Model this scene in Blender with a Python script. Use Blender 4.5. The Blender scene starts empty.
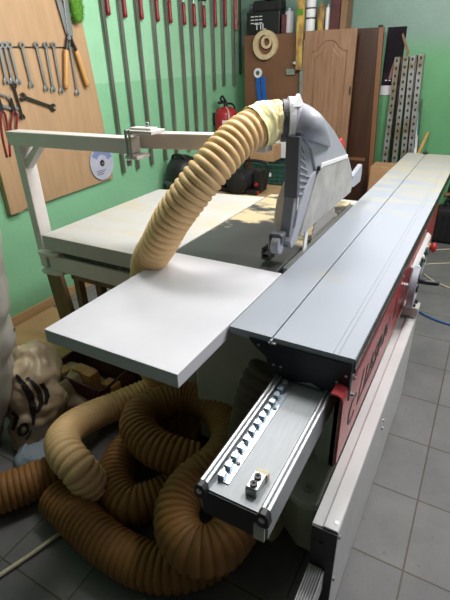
import bpy, bmesh, math, random
from mathutils import Vector, Matrix, noise
random.seed(7)
SC = bpy.context.scene
COL = SC.collection
PI = math.pi

# ------------------------------------------------------------------ camera
RX = Vector((0.87205482, 0.48856885, -0.02865075))
DN = Vector((0.20852163, -0.4238803, -0.88138767))
FW = Vector((-0.44276305, 0.76264407, -0.47152403))
FOC = 448.0
CAM = Vector((0, 0, 1.58))
cd = bpy.data.cameras.new('camera')
cam = bpy.data.objects.new('camera', cd)
COL.objects.link(cam)
m3 = Matrix((RX, -DN, -FW)).transposed()
cam.matrix_world = Matrix.Translation(CAM) @ m3.to_4x4()
cd.sensor_fit = 'VERTICAL'
cd.sensor_height = 36.0
cd.lens = FOC / 600 * 36.0
cd.clip_start = 0.02
SC.camera = cam


def ray(px, py):
    return RX * (px - 225) + DN * (py - 300) + FW * FOC


def onX(px, py, x):
    r = ray(px, py)
    return CAM + r * ((x - CAM.x) / r.x)


def onY(px, py, y):
    r = ray(px, py)
    return CAM + r * ((y - CAM.y) / r.y)


def onZ(px, py, z):
    r = ray(px, py)
    return CAM + r * ((z - CAM.z) / r.z)


def atD(px, py, d):
    q_ = ray(px, py)
    return tuple(CAM + q_ * (d / q_.dot(FW)))


# ------------------------------------------------------------------ materials
def lin(c):
    return tuple(((v / 255) / 12.92 if v / 255 <= 0.04045 else ((v / 255 + 0.055) / 1.055) ** 2.4) for v in c) + (1,)


def mat(name, rgb, rough=0.5, metal=0.0, rgb2=None, scale=20, mix=0.5, bump=0.0, stretch=None, spec=0.5, detail=4,
        trans=0.0, alpha=1.0, contrast=(0.35, 0.65)):
    m = bpy.data.materials.new(name)
    m.use_nodes = True
    nt = m.node_tree
    b = nt.nodes['Principled BSDF']
    b.inputs['Base Color'].default_value = lin(rgb)
    b.inputs['Roughness'].default_value = rough
    b.inputs['Metallic'].default_value = metal
    b.inputs['Specular IOR Level'].default_value = spec
    if trans:
        b.inputs['Transmission Weight'].default_value = trans
    b.inputs['Alpha'].default_value = alpha
    if rgb2 is not None or bump:
        tc = nt.nodes.new('ShaderNodeTexCoord')
        mp = nt.nodes.new('ShaderNodeMapping')
        if stretch:
            mp.inputs['Scale'].default_value = stretch
        nt.links.new(tc.outputs['Object'], mp.inputs['Vector'])
        n = nt.nodes.new('ShaderNodeTexNoise')
        n.inputs['Scale'].default_value = scale
        n.inputs['Detail'].default_value = detail
        n.inputs['Roughness'].default_value = 0.6
        nt.links.new(mp.outputs['Vector'], n.inputs['Vector'])
        if rgb2 is not None:
            r = nt.nodes.new('ShaderNodeValToRGB')
            r.color_ramp.elements[0].position = contrast[0]
            r.color_ramp.elements[1].position = contrast[1]
            r.color_ramp.elements[0].color = lin(rgb)
            r.color_ramp.elements[1].color = lin(rgb2)
            nt.links.new(n.outputs['Fac'], r.inputs['Fac'])
            nt.links.new(r.outputs['Color'], b.inputs['Base Color'])
        if bump:
            bp = nt.nodes.new('ShaderNodeBump')
            bp.inputs['Strength'].default_value = bump
            bp.inputs['Distance'].default_value = 0.01
            nt.links.new(n.outputs['Fac'], bp.inputs['Height'])
            nt.links.new(bp.outputs['Normal'], b.inputs['Normal'])
    return m


def mat_floor():
    m = bpy.data.materials.new('floor_tiles')
    m.use_nodes = True
    nt = m.node_tree
    N, L = nt.nodes, nt.links
    b = N['Principled BSDF']
    tc = N.new('ShaderNodeTexCoord')
    mp = N.new('ShaderNodeMapping')
    mp.inputs['Location'].default_value = (-0.046 + 0.32 * 10, -1.09 + 0.32 * 10 - 0.0, 0)
    L.new(tc.outputs['Object'], mp.inputs['Vector'])
    br = N.new('ShaderNodeTexBrick')
    br.offset = 0.0
    br.inputs['Scale'].default_value = 1.0
    br.inputs['Brick Width'].default_value = 0.32
    br.inputs['Row Height'].default_value = 0.32
    br.inputs['Mortar Size'].default_value = 0.0035
    br.inputs['Mortar Smooth'].default_value = 0.2
    br.inputs['Color1'].default_value = lin((132, 131, 132))
    br.inputs['Color2'].default_value = lin((124, 123, 125))
    br.inputs['Mortar'].default_value = lin((94, 86, 72))
    L.new(mp.outputs['Vector'], br.inputs['Vector'])
    n1 = N.new('ShaderNodeTexNoise')
    n1.inputs['Scale'].default_value = 3.5
    n1.inputs['Detail'].default_value = 8
    n1.inputs['Roughness'].default_value = 0.7
    L.new(tc.outputs['Object'], n1.inputs['Vector'])
    r1 = N.new('ShaderNodeValToRGB')
    r1.color_ramp.elements[0].position = 0.3
    r1.color_ramp.elements[1].position = 0.75
    r1.color_ramp.elements[0].color = lin((205, 205, 206))
    r1.color_ramp.elements[1].color = lin((255, 252, 248))
    L.new(n1.outputs['Fac'], r1.inputs['Fac'])
    mx = N.new('ShaderNodeMixRGB')
    mx.blend_type = 'MULTIPLY'
    mx.inputs['Fac'].default_value = 1
    L.new(br.outputs['Color'], mx.inputs['Color1'])
    L.new(r1.outputs['Color'], mx.inputs['Color2'])
    # brown crumbs and splashes of dirt
    n2 = N.new('ShaderNodeTexNoise')
    n2.inputs['Scale'].default_value = 28
    n2.inputs['Detail'].default_value = 5
    L.new(tc.outputs['Object'], n2.inputs['Vector'])
    r2 = N.new('ShaderNodeValToRGB')
    r2.color_ramp.elements[0].position = 0.63
    r2.color_ramp.elements[1].position = 0.72
    r2.color_ramp.elements[0].color = (0, 0, 0, 1)
    r2.color_ramp.elements[1].color = (0.5, 0.5, 0.5, 1)
    L.new(n2.outputs['Fac'], r2.inputs['Fac'])
    mx2 = N.new('ShaderNodeMixRGB')
    L.new(r2.outputs['Color'], mx2.inputs['Fac'])
    L.new(mx.outputs['Color'], mx2.inputs['Color1'])
    mx2.inputs['Color2'].default_value = lin((92, 84, 70))
    L.new(mx2.outputs['Color'], b.inputs['Base Color'])
    b.inputs['Roughness'].default_value = 0.55
    bp = N.new('ShaderNodeBump')
    bp.inputs['Strength'].default_value = 0.4
    bp.inputs['Distance'].default_value = 0.004
    inv = N.new('ShaderNodeMath')
    inv.operation = 'SUBTRACT'
    inv.inputs[0].default_value = 1
    L.new(br.outputs['Fac'], inv.inputs[1])
    L.new(inv.outputs[0], bp.inputs['Height'])
    L.new(bp.outputs['Normal'], b.inputs['Normal'])
    return m


def mat_wall(name, low, high, zsplit, soft=0.004):
    m = bpy.data.materials.new(name)
    m.use_nodes = True
    nt = m.node_tree
    N, L = nt.nodes, nt.links
    b = N['Principled BSDF']
    tc = N.new('ShaderNodeTexCoord')
    sp = N.new('ShaderNodeSeparateXYZ')
    L.new(tc.outputs['Object'], sp.inputs[0])
    mr = N.new('ShaderNodeMapRange')
    mr.inputs['From Min'].default_value = zsplit - soft
    mr.inputs['From Max'].default_value = zsplit + soft
    L.new(sp.outputs['Z'], mr.inputs['Value'])
    n = N.new('ShaderNodeTexNoise')
    n.inputs['Scale'].default_value = 2.2
    n.inputs['Detail'].default_value = 7
    n.inputs['Roughness'].default_value = 0.65
    L.new(tc.outputs['Object'], n.inputs['Vector'])
    mx = N.new('ShaderNodeMixRGB')
    L.new(mr.outputs[0], mx.inputs['Fac'])
    mx.inputs['Color1'].default_value = lin(low)
    mx.inputs['Color2'].default_value = lin(high)
    r = N.new('ShaderNodeValToRGB')
    r.color_ramp.elements[0].position = 0.3
    r.color_ramp.elements[1].position = 0.7
    r.color_ramp.elements[0].color = (0.82, 0.84, 0.8, 1)
    r.color_ramp.elements[1].color = (1, 1, 1, 1)
    L.new(n.outputs['Fac'], r.inputs['Fac'])
    mu = N.new('ShaderNodeMixRGB')
    mu.blend_type = 'MULTIPLY'
    mu.inputs['Fac'].default_value = 1
    L.new(mx.outputs['Color'], mu.inputs['Color1'])
    L.new(r.outputs['Color'], mu.inputs['Color2'])
    L.new(mu.outputs['Color'], b.inputs['Base Color'])
    b.inputs['Roughness'].default_value = 0.45
    bp = N.new('ShaderNodeBump')
    bp.inputs['Strength'].default_value = 0.15
    bp.inputs['Distance'].default_value = 0.01
    n2 = N.new('ShaderNodeTexNoise')
    n2.inputs['Scale'].default_value = 30
    L.new(tc.outputs['Object'], n2.inputs['Vector'])
    L.new(n2.outputs['Fac'], bp.inputs['Height'])
    L.new(bp.outputs['Normal'], b.inputs['Normal'])
    return m


def mat_dusty(name, base, dust, rough, metal, lo, hi, scale, along=None, stretch=(1, 1, 1), streak=0.0):
    """metal or coated sheet with patches of sawdust lying on it; `along`=(axis, from, to) makes them denser there"""
    m = bpy.data.materials.new(name)
    m.use_nodes = True
    nt = m.node_tree
    N, L = nt.nodes, nt.links
    b = N['Principled BSDF']
    tc = N.new('ShaderNodeTexCoord')
    mp = N.new('ShaderNodeMapping')
    mp.inputs['Scale'].default_value = stretch
    L.new(tc.outputs['Object'], mp.inputs['Vector'])
    n = N.new('ShaderNodeTexNoise')
    n.inputs['Scale'].default_value = scale
    n.inputs['Detail'].default_value = 6
    n.inputs['Roughness'].default_value = 0.6
    L.new(mp.outputs['Vector'], n.inputs['Vector'])
    fac = n.outputs['Fac']
    if along:
        sp = N.new('ShaderNodeSeparateXYZ')
        L.new(tc.outputs['Object'], sp.inputs[0])
        mr = N.new('ShaderNodeMapRange')
        mr.inputs['From Min'].default_value = along[1]
        mr.inputs['From Max'].default_value = along[2]
        mr.inputs['To Min'].default_value = -0.22
        mr.inputs['To Max'].default_value = 0.06
        L.new(sp.outputs[along[0]], mr.inputs['Value'])
        ad = N.new('ShaderNodeMath')
        L.new(n.outputs['Fac'], ad.inputs[0])
        L.new(mr.outputs[0], ad.inputs[1])
        fac = ad.outputs[0]
    r = N.new('ShaderNodeValToRGB')
    r.color_ramp.elements[0].position = lo
    r.color_ramp.elements[1].position = hi
    L.new(fac, r.inputs['Fac'])
    mx = N.new('ShaderNodeMixRGB')
    L.new(r.outputs['Color'], mx.inputs['Fac'])
    mx.inputs['Color1'].default_value = lin(base)
    mx.inputs['Color2'].default_value = lin(dust)
    out = mx.outputs['Color']
    L.new(out, b.inputs['Base Color'])
    b.inputs['Specular IOR Level'].default_value = 0.35
    me = N.new('ShaderNodeMath')
    me.operation = 'MULTIPLY_ADD'
    me.inputs[1].default_value = -metal
    me.inputs[2].default_value = metal
    L.new(r.outputs['Color'], me.inputs[0])
    L.new(me.outputs[0], b.inputs['Metallic'])
    ro = N.new('ShaderNodeMath')
    ro.operation = 'MULTIPLY_ADD'
    ro.inputs[1].default_value = 0.95 - rough
    ro.inputs[2].default_value = rough
    L.new(r.outputs['Color'], ro.inputs[0])
    L.new(ro.outputs[0], b.inputs['Roughness'])
    return m


M = {}
M['floor'] = mat_floor()
M['wall_left'] = mat_wall('green_wall_left', (140, 198, 156), (158, 210, 172), 1.455)
M['wall_back'] = mat_wall('green_wall_back', (98, 158, 110), (118, 146, 134), 1.66, 0.10)  # greyer, soft-edged upper part paints a haze of glare into the green
M['ceiling'] = mat('ceiling_paint', (130, 128, 126), 0.8)
M['wall_plain'] = mat('grey_plaster', (84, 82, 80), 0.8, rgb2=(78, 76, 74), scale=3)
M['alu'] = mat_dusty('carriage_aluminium', (160, 166, 176), (170, 166, 150), 0.62, 0.1, 0.42, 0.60, 5.5, ('Y', 1.5, 3.6), (.7, 1.3, 1))
M['alu_plain'] = mat('aluminium', (168, 172, 176), 0.55, 0.35, (158, 162, 166), 40, stretch=(8, 0.4, 8))
M['rod'] = mat('polished_steel_rod', (200, 202, 205), 0.34, 0.9)
M['steel'] = mat('steel', (178, 180, 183), 0.32, 0.8)
M['clamp_steel'] = mat('clamp_bar_steel', (160, 156, 150), 0.35, 0.7, rgb2=(128, 122, 114), scale=25, stretch=(1, 1, .1))
M['zinc'] = mat('zinc_plate', (188, 198, 208), 0.35, 0.75, (165, 178, 190), 18)
M['darksteel'] = mat('dark_steel', (88, 86, 84), 0.4, 0.8, (60, 58, 56), 30)
M['iron'] = mat_dusty('cast_iron', (92, 92, 92), (188, 172, 138), 0.38, 0.5, 0.54, 0.62, 3.0, ('Y', 1.2, 2.0), (1.1, 2.0, 1))
M['white_board'] = mat('white_laminate', (208, 207, 214), 0.5, rgb2=(212, 212, 218), scale=5)
M['white_dusty'] = mat_dusty('white_laminate_dusty', (190, 189, 187), (190, 181, 160), 0.55, 0, 0.42, 0.7, 3.0, None, (1, 2.2, 1))
M['white_paint'] = mat('white_machine_paint', (214, 212, 212), 0.4, rgb2=(205, 203, 203), scale=6)
M['cream_paint'] = mat('light_grey_machine_paint', (198, 196, 188), 0.5, rgb2=(186, 184, 176), scale=8)
M['cream_disc'] = mat('cream_plastic', (205, 192, 150), 0.6)
M['greenish'] = mat('greenish_grey_paint', (176, 180, 158), 0.6)
M['frame_paint'] = mat('pale_grey_frame_paint', (216, 209, 205), 0.45, rgb2=(207, 200, 196), scale=7)
M['black_plate'] = mat('black_steel_plate', (34, 36, 46), 0.4, 0.2)
M['black'] = mat('black_plastic', (26, 26, 28), 0.45)
M['black_matte'] = mat('black_rubber', (34, 33, 33), 0.8, rgb2=(22, 22, 22), scale=18, bump=0.3)
M['red_paint'] = mat('red_machine_paint', (176, 62, 66), 0.3, rgb2=(166, 54, 58), scale=6)
M['letter'] = mat('dark_lettering', (40, 26, 30), 0.5)
M['guard_grey'] = mat('grey_guard_plastic', (158, 160, 170), 0.4, rgb2=(150, 152, 162), scale=9)
M['guard_dark'] = mat('dark_grey_plastic', (84, 86, 94), 0.5)
M['guard_rib'] = mat('mid_grey_plastic', (132, 134, 144), 0.5)
M['dirty_clear'] = mat('dusty_clear_plastic', (138, 136, 133), 0.55, rgb2=(178, 176, 173), scale=7, detail=6, contrast=(0.3, 0.7))
M['dusty_flap'] = mat('dusty_flap', (196, 186, 166), 0.8, rgb2=(212, 204, 188), scale=10)
M['tape'] = mat('yellow_masking_tape', (238, 228, 158), 0.7, rgb2=(244, 238, 186), scale=22, bump=0.5, stretch=(2.5, 1, 1))
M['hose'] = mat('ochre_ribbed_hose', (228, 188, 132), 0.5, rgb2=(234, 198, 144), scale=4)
M['hose_shaded'] = mat('ochre_ribbed_hose_dirty_shaded', (140, 96, 46), 0.6, rgb2=(150, 104, 52), scale=4)  # hose colour darkened for dirt and for the shade under the tables
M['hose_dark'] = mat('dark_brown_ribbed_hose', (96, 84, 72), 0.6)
M['blade'] = mat('saw_blade_steel', (178, 168, 158), 0.25, 0.9)
M['red'] = mat('red_plastic', (170, 34, 38), 0.45)
M['red_handle'] = mat('red_handle', (140, 30, 38), 0.45, rgb2=(120, 24, 32), scale=25)
M['red_worn'] = mat('worn_red_handle', (190, 110, 100), 0.6, rgb2=(160, 66, 60), scale=35)
M['mdf'] = mat('plywood_board', (182, 148, 112), 0.6, rgb2=(170, 138, 102), scale=5, stretch=(1, 5, .7), detail=6)
M['wood'] = mat('light_wood', (208, 162, 98), 0.5, rgb2=(190, 142, 82), scale=12, stretch=(1, 1, 0.15))
M['raw_wood'] = mat('raw_timber', (138, 108, 78), 0.75, rgb2=(116, 88, 62), scale=10, stretch=(1, 1, 0.2))
M['oak'] = mat('oak_veneer', (152, 116, 90), 0.45, rgb2=(130, 96, 72), scale=9, stretch=(4, 4, 0.35), detail=7)
M['walnut'] = mat('dark_brown_veneer', (72, 45, 30), 0.4, rgb2=(55, 34, 23), scale=7, stretch=(4, 4, 0.3), detail=6)
M['edge_brown'] = mat('mid_brown_edge', (122, 82, 54), 0.5)
M['hardboard'] = mat('brown_hardboard', (118, 82, 58), 0.6, rgb2=(106, 72, 50), scale=4)
M['cardboard'] = mat('cardboard', (186, 146, 108), 0.85, rgb2=(174, 134, 96), scale=8)
M['tan_sheet'] = mat('tan_fibreboard', (186, 150, 106), 0.8, rgb2=(176, 140, 98), scale=5)
M['skirting'] = mat('wooden_skirting', (196, 160, 116), 0.5, rgb2=(182, 146, 102), scale=8, stretch=(1, 0.2, 3))
M['green_brush'] = mat('green_bristle', (96, 150, 44), 0.9, rgb2=(66, 118, 30), scale=60, bump=0.8)
M['tape_roll'] = mat('cream_tape_roll', (206, 186, 150), 0.7, rgb2=(190, 168, 130), scale=20)
M['blue'] = mat('blue_plastic', (30, 92, 172), 0.4)
M['white'] = mat('white_plastic', (222, 222, 222), 0.5)
M['yellow_old'] = mat('yellowed_timber', (196, 160, 78), 0.7, rgb2=(122, 92, 62), scale=14, stretch=(1, 1, 0.4), contrast=(0.4, 0.6))
M['crate_green'] = mat('dark_green_plastic', (38, 74, 66), 0.5)
M['rust'] = mat('rusty_perforated_steel', (132, 132, 130), 0.5, 0.4, (108, 98, 80), 8, contrast=(0.42, 0.62))
M['ext_red'] = mat('extinguisher_red', (168, 44, 52), 0.35)
M['poster'] = mat('dark_poster_print', (22, 17, 23), 0.8, rgb2=(52, 36, 44), scale=4, contrast=(0.5, 0.75), spec=.2)
M['poster_white'] = mat('white_paper', (208, 204, 208), 0.6)
M['poster_pink'] = mat('skin_tone_print', (150, 100, 96), 0.6)
M['film'] = mat('grey_white_plastic_film', (174, 170, 160), 0.35, rgb2=(148, 145, 137), scale=5, detail=5)
M['sack'] = mat('cream_plastic_sack', (188, 170, 142), 0.4, rgb2=(172, 154, 126), scale=6)
M['blue_sack'] = mat('pale_blue_sack', (150, 164, 176), 0.6, rgb2=(90, 104, 130), scale=60, contrast=(0.62, 0.68))
M['cable_cream'] = mat('cream_cable', (214, 200, 168), 0.5)
M['cable_blue'] = mat('blue_cable', (46, 96, 158), 0.5)
M['label_w'] = mat('white_print', (215, 215, 215), 0.6)
M['stick'] = mat('pale_stick', (214, 204, 174), 0.7)
M['offcut'] = mat('wood_offcut', (198, 152, 104), 0.8, rgb2=(176, 128, 82), scale=10)
M['purple'] = mat('dark_red_box', (96, 52, 50), 0.8, rgb2=(70, 40, 42), scale=6)


# ------------------------------------------------------------------ mesh building
def link(name, me, m=None, parent=None):
    o = bpy.data.objects.new(name, me)
    COL.objects.link(o)
    if m is not None:
        me.materials.append(m)
    if parent is not None:
        o.parent = parent
        o.matrix_parent_inverse = parent.matrix_world.inverted()
    return o


class MB:
    def __init__(s):
        s.bm = bmesh.new()

    def merge(s, b2, mtx=None):
        if mtx is not None:
            b2.transform(mtx)
        me = bpy.data.meshes.new('tmp')
        b2.to_mesh(me)
        b2.free()
        s.bm.from_mesh(me)
        bpy.data.meshes.remove(me)
        return s

    def box(s, x0, x1, y0, y1, z0, z1, bev=0.0, seg=2, mtx=None):
        b = bmesh.new()
        bmesh.ops.create_cube(b, size=1)
        for v in b.verts:
            v.co = Vector((x0 + (v.co.x + .5) * (x1 - x0), y0 + (v.co.y + .5) * (y1 - y0), z0 + (v.co.z + .5) * (z1 - z0)))
        if bev:
            bmesh.ops.bevel(b, geom=b.edges[:], offset=bev, segments=seg, profile=0.5, affect='EDGES')
        return s.merge(b, mtx)

    def prism(s, pts, axis, a0, a1, bev=0.0, seg=2, mtx=None):
        """polygon pts (2D) extruded along axis; axis 'X': pts=(y,z); 'Y': (x,z); 'Z': (x,y)"""
        def mk(p, a):
            return {'X': (a, p[0], p[1]), 'Y': (p[0], a, p[1]), 'Z': (p[0], p[1], a)}[axis]
        b = bmesh.new()
        lo = [b.verts.new(mk(p, a0)) for p in pts]
        hi = [b.verts.new(mk(p, a1)) for p in pts]
        n = len(pts)
        b.faces.new(lo)
        b.faces.new(hi[::-1])
        for i in range(n):
            b.faces.new((lo[i], hi[i], hi[(i + 1) % n], lo[(i + 1) % n]))
        bmesh.ops.recalc_face_normals(b, faces=b.faces[:])
        if bev:
            bmesh.ops.bevel(b, geom=b.edges[:], offset=bev, segments=seg, profile=0.5, affect='EDGES')
        return s.merge(b, mtx)

    def cyl(s, p0, p1, r, r2=None, n=24, bev=0.0):
        p0, p1 = Vector(p0), Vector(p1)
        d = p1 - p0
        b = bmesh.new()
        bmesh.ops.create_cone(b, cap_ends=True, segments=n, radius1=r, radius2=r if r2 is None else r2, depth=d.length)
        if bev:
            es = [e for e in b.edges if len(e.link_faces) == 2 and any(len(f.verts) > 4 for f in e.link_faces)]
            bmesh.ops.bevel(b, geom=es, offset=bev, segments=2, profile=0.5, affect='EDGES')
        q = Vector((0, 0, 1)).rotation_difference(d.normalized())
        return s.merge(b, Matrix.Translation((p0 + p1) / 2) @ q.to_matrix().to_4x4())

    def tube(s, pts, r, n=10, smooth=8, closed=False):
        P = spline(pts, smooth) if smooth else [Vector(p) for p in pts]
        radii = [r] * len(P) if not callable(r) else [r(i / (len(P) - 1)) for i in range(len(P))]
        return s.sweep(P, radii, n)

    def sweep(s, P, radii, n=16, cap=True):
        b = s.bm
        rings = []
        t = (P[1] - P[0]).normalized()
        u = t.orthogonal().normalized()
        for i, p in enumerate(P):
            t2 = (P[min(i + 1, len(P) - 1)] - P[max(i - 1, 0)]).normalized()
            q = t.rotation_difference(t2)
            u = (q @ u).normalized()
            u = (u - t2 * u.dot(t2)).normalized()
            t = t2
            w = t.cross(u)
            rings.append([b.verts.new(p + (u * math.cos(a) + w * math.sin(a)) * radii[i]) for a in [2 * PI * k / n for k in range(n)]])
        for i in range(len(rings) - 1):
            A, B = rings[i], rings[i + 1]
            for k in range(n):
                f = b.faces.new((A[k], A[(k + 1) % n], B[(k + 1) % n], B[k]))
                f.smooth = True
        if cap:
            b.faces.new(rings[0][::-1])
            b.faces.new(rings[-1])
        return s

    def sphere(s, c, r, sub=3, sc=(1, 1, 1), mtx=None):
        b = bmesh.new()
        bmesh.ops.create_icosphere(b, subdivisions=sub, radius=r)
        for v in b.verts:
            v.co = Vector((v.co.x * sc[0], v.co.y * sc[1], v.co.z * sc[2])) + Vector(c)
        for f in b.faces:
            f.smooth = True
        return s.merge(b, mtx)

    def ring(s, c, axis, r0, r1, h, n=40, bev=0.0):
        """flat ring / washer, radii r0<r1, centred on c, height h along axis"""
        prof = [(r0, -h / 2), (r1, -h / 2), (r1, h / 2), (r0, h / 2)]
        b = bmesh.new()
        R = []
        for k in range(n):
            a = 2 * PI * k / n
            R.append([b.verts.new((r * math.cos(a), r * math.sin(a), z)) for r, z in prof])
        for k in range(n):
            A, B = R[k], R[(k + 1) % n]
            for j in range(4):
                b.faces.new((A[j], B[j], B[(j + 1) % 4], A[(j + 1) % 4]))
        bmesh.ops.recalc_face_normals(b, faces=b.faces[:])
        q = Vector((0, 0, 1)).rotation_difference(Vector(axis).normalized())
        return s.merge(b, Matrix.Translation(Vector(c)) @ q.to_matrix().to_4x4())

    def lathe(s, prof, base, axis=(0, 0, 1), n=28):
        b = bmesh.new()
        R = []
        for r, z in prof:
            R.append([b.verts.new((r * math.cos(2 * PI * k / n), r * math.sin(2 * PI * k / n), z)) for k in range(n)])
        for i in range(len(R) - 1):
            for k in range(n):
                f = b.faces.new((R[i][k], R[i][(k + 1) % n], R[i + 1][(k + 1) % n], R[i + 1][k]))
                f.smooth = True
        b.faces.new(R[0][::-1])
        b.faces.new(R[-1])
        q = Vector((0, 0, 1)).rotation_difference(Vector(axis).normalized())
        return s.merge(b, Matrix.Translation(Vector(base)) @ q.to_matrix().to_4x4())

    def build(s, name, m=None, parent=None, smooth=False, sharp=40):
        me = bpy.data.meshes.new(name)
        bmesh.ops.recalc_face_normals(s.bm, faces=s.bm.faces[:])
        if smooth:
            for f in s.bm.faces:
                f.smooth = True
            for e in s.bm.edges:
                if len(e.link_faces) == 2 and e.calc_face_angle(0) > math.radians(sharp):
                    e.smooth = False
        s.bm.to_mesh(me)
        s.bm.free()
        return link(name, me, m, parent)


def spline(pts, sub=8):
    P = [Vector(p) for p in pts]
    P = [P[0] * 2 - P[1]] + P + [P[-1] * 2 - P[-2]]
    out = []
    for i in range(1, len(P) - 2):
        a, b, c, d = P[i - 1:i + 3]
        for k in range(sub):
            t = k / sub
            out.append(0.5 * ((2 * b) + (c - a) * t + (2 * a - 5 * b + 4 * c - d) * t * t + (3 * b - a - 3 * c + d) * t ** 3))
    out.append(P[-2])
    return out


def resample(P, step):
    out = [P[0].copy()]
    acc = 0.0
    for i in range(len(P) - 1):
        d = (P[i + 1] - P[i])
        Ld = d.length
        if Ld < 1e-9:
            continue
        pos = step - acc
        while pos <= Ld:
            out.append(P[i] + d * (pos / Ld))
            pos += step
        acc = (acc + Ld) % step if False else Ld - (pos - step)
    return out


def hose_mesh(mb, pts, R, pitch=0.03, amp=0.007, n=28, per=8):
    P = resample(spline(pts, 24), pitch / per)
    rad = []
    for i in range(len(P)):
        ph = (i % per) / per
        rad.append(R - amp * (1 - abs(math.sin(PI * ph))) ** 1.5)
    mb.sweep(P, rad, n)
    return mb


def empty(name, loc):
    o = bpy.data.objects.new(name, None)
    o.location = loc
    o.empty_display_size = 0.1
    COL.objects.link(o)
    o.matrix_world = Matrix.Translation(Vector(loc))
    return o


def tag(o, label, cat, group=None, kind=None):
    o['label'] = label
    o['category'] = cat
    if group:
        o['group'] = group
    if kind:
        o['kind'] = kind
    return o


def struct(o):
    o['kind'] = 'structure'
    return o


def text_mesh(name, body, size, mtx, m, parent, shear=0.0, extrude=0.0006, sx=1.0, bold=0.0):
    cu = bpy.data.curves.new(name, 'FONT')
    cu.body = body
    cu.size = size
    cu.extrude = extrude
    cu.shear = shear
    cu.offset = bold
    cu.align_x = 'LEFT'
    t = bpy.data.objects.new(name, cu)
    COL.objects.link(t)
    dg = bpy.context.evaluated_depsgraph_get()
    me = bpy.data.meshes.new_from_object(t.evaluated_get(dg))
    bpy.data.objects.remove(t)
    bpy.data.curves.remove(cu)
    me.name = name
    me.transform(mtx @ Matrix.Diagonal((sx, 1, 1, 1)))
    me.materials.clear()
    return link(name, me, m, parent)


def frame(o, ex, ey, ez):
    mt = Matrix((ex, ey, ez)).transposed().to_4x4()
    mt.translation = o
    return mt


# ------------------------------------------------------------------ the room
XL, YB = -2.6, 5.0
XR, YF, ZC = 2.6, -2.2, 2.75
struct(MB().box(XL, XR, YF, YB, -0.1, 0).build('floor', M['floor']))
struct(MB().box(XL, XR, YF, YB, ZC, ZC + 0.1).build('ceiling', M['ceiling']))
struct(MB().box(XL - 0.15, XL, YF - .15, YB + .15, -0.1, ZC + 0.1).build('wall_left', M['wall_left']))
struct(MB().box(XL, XR, YB, YB + 0.15, -0.1, ZC + 0.1).build('wall_back', M['wall_back']))
struct(MB().box(XR, XR + 0.15, YF - .15, YB + .15, -0.1, ZC + 0.1).build('wall_right', M['wall_plain']))
struct(MB().box(XL, XR, YF - 0.15, YF, -0.1, ZC + 0.1).build('wall_front', M['wall_plain']))
struct(MB().box(XL, XL + 0.014, YF, YB, 0.0, 0.075, 0.003).build('baseboard_left', M['skirting']))

# ------------------------------------------------------------------ the sliding table saw
T = 0.86
saw = empty('sliding_table_saw', (-0.5, 1.9, 0))
tag(saw, 'large sliding table saw with white extension tables, grey blade guard and red side panel', 'table saw')

# sliding carriage ---------------------------------------------------------
cx0, cx1, cs = -0.581, -0.195, -0.437
cy0, cy1 = 1.023, 4.10
mb = MB()
mb.prism([(cx0, T), (cs - .0025, T), (cs - .0025, T - .011), (cs - .011, T - .011), (cs - .011, T - .02),
          (cs + .016, T - .02), (cs + .016, T - .011), (cs + .0025, T - .011), (cs + .0025, T), (cx1 - .062, T),
          (cx1 - .061, T - .0012), (cx1 - .06, T), (cx1 - .048, T), (cx1 - .047, T - .0012), (cx1 - .046, T),
          (cx1, T), (cx1, T - .05), (cx1 - .004, T - .052), (cx1 - .004, T - .085), (cx1 - .02, T - .10),
          (cx1 - .02, T - .135), (-.44, T - .135), (-.44, T - .12), (-.47, T - .05), (-.5, T - .03), (cx0, T - .022)],
         'Y', cy0, cy1)
carriage = mb.build('sliding_carriage', M['alu'], saw)
# black end plate
MB().prism([(-.512, T - .021), (-.49, T - .045), (-.455, T - .07), (-.442, T - .125), (-.436, T - .137), (-.36, T - .132), (-.31, T - .118), (-.275, T - .132), (-.222, T - .142),
            (-.203, T - .09), (-.2, T - .018), (-.42, T - .018), (-.425, T - .021), (-.452, T - .021), (-.455, T - .018), (-.51, T - .018)], 'Y', cy0 - .006, cy0, 0.001).build('end_plate', M['black_plate'], carriage)
for (bx, bz) in ((-.478, T - .034), (-.428, T - .09), (-.405, T - .09), (-.235, T - .085), (-.212, T - .058), (-.214, T - .098)):
    MB().cyl((bx, cy0 - .006, bz), (bx, cy0 - .010, bz), .0042, n=14, bev=.001).build('bolt', M['steel'], carriage)
# T-slot insert poking out at the end
MB().prism([(cs - .008, T - .012), (cs - .003, T - .012), (cs - .003, T - .004), (cs + .003, T - .004), (cs + .003, T - .012), (cs + .014, T - .012), (cs + .014, T - .017), (cs - .008, T - .017)],
           'Y', cy0 - .012, cy0 + .001).build('slot_strip', M['alu_plain'], carriage)
MB().box(cx1 + .0005, cx1 + .006, cy0 - .002, cy1, T - .046, T - .030, .001).box(cx1 - .001, cx1 + .003, cy0, cy1, T - .03, T - .004).build('side_trim', M['darksteel'], carriage)
MB().box(cx1 - .006, cx1 - .001, cy0 - .004, cy0 + .016, T - .142, T - .04, .001).build('side_bracket', M['alu_plain'], carriage)
for yy, zz in ((1.03, T - .066), (1.03, T - .125), (1.75, T - .062), (2.35, T - .062)):
    MB().cyl((cx1 - .006, yy, zz), (cx1 + .008, yy, zz), .005, n=12, bev=.001).build('knob_screw', M['steel'], carriage)
MB().box(-.46, -.425, cy1 - .03, cy1 + .012, T - .02, T + .018, .004).build('end_stop', M['black'], carriage)

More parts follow.
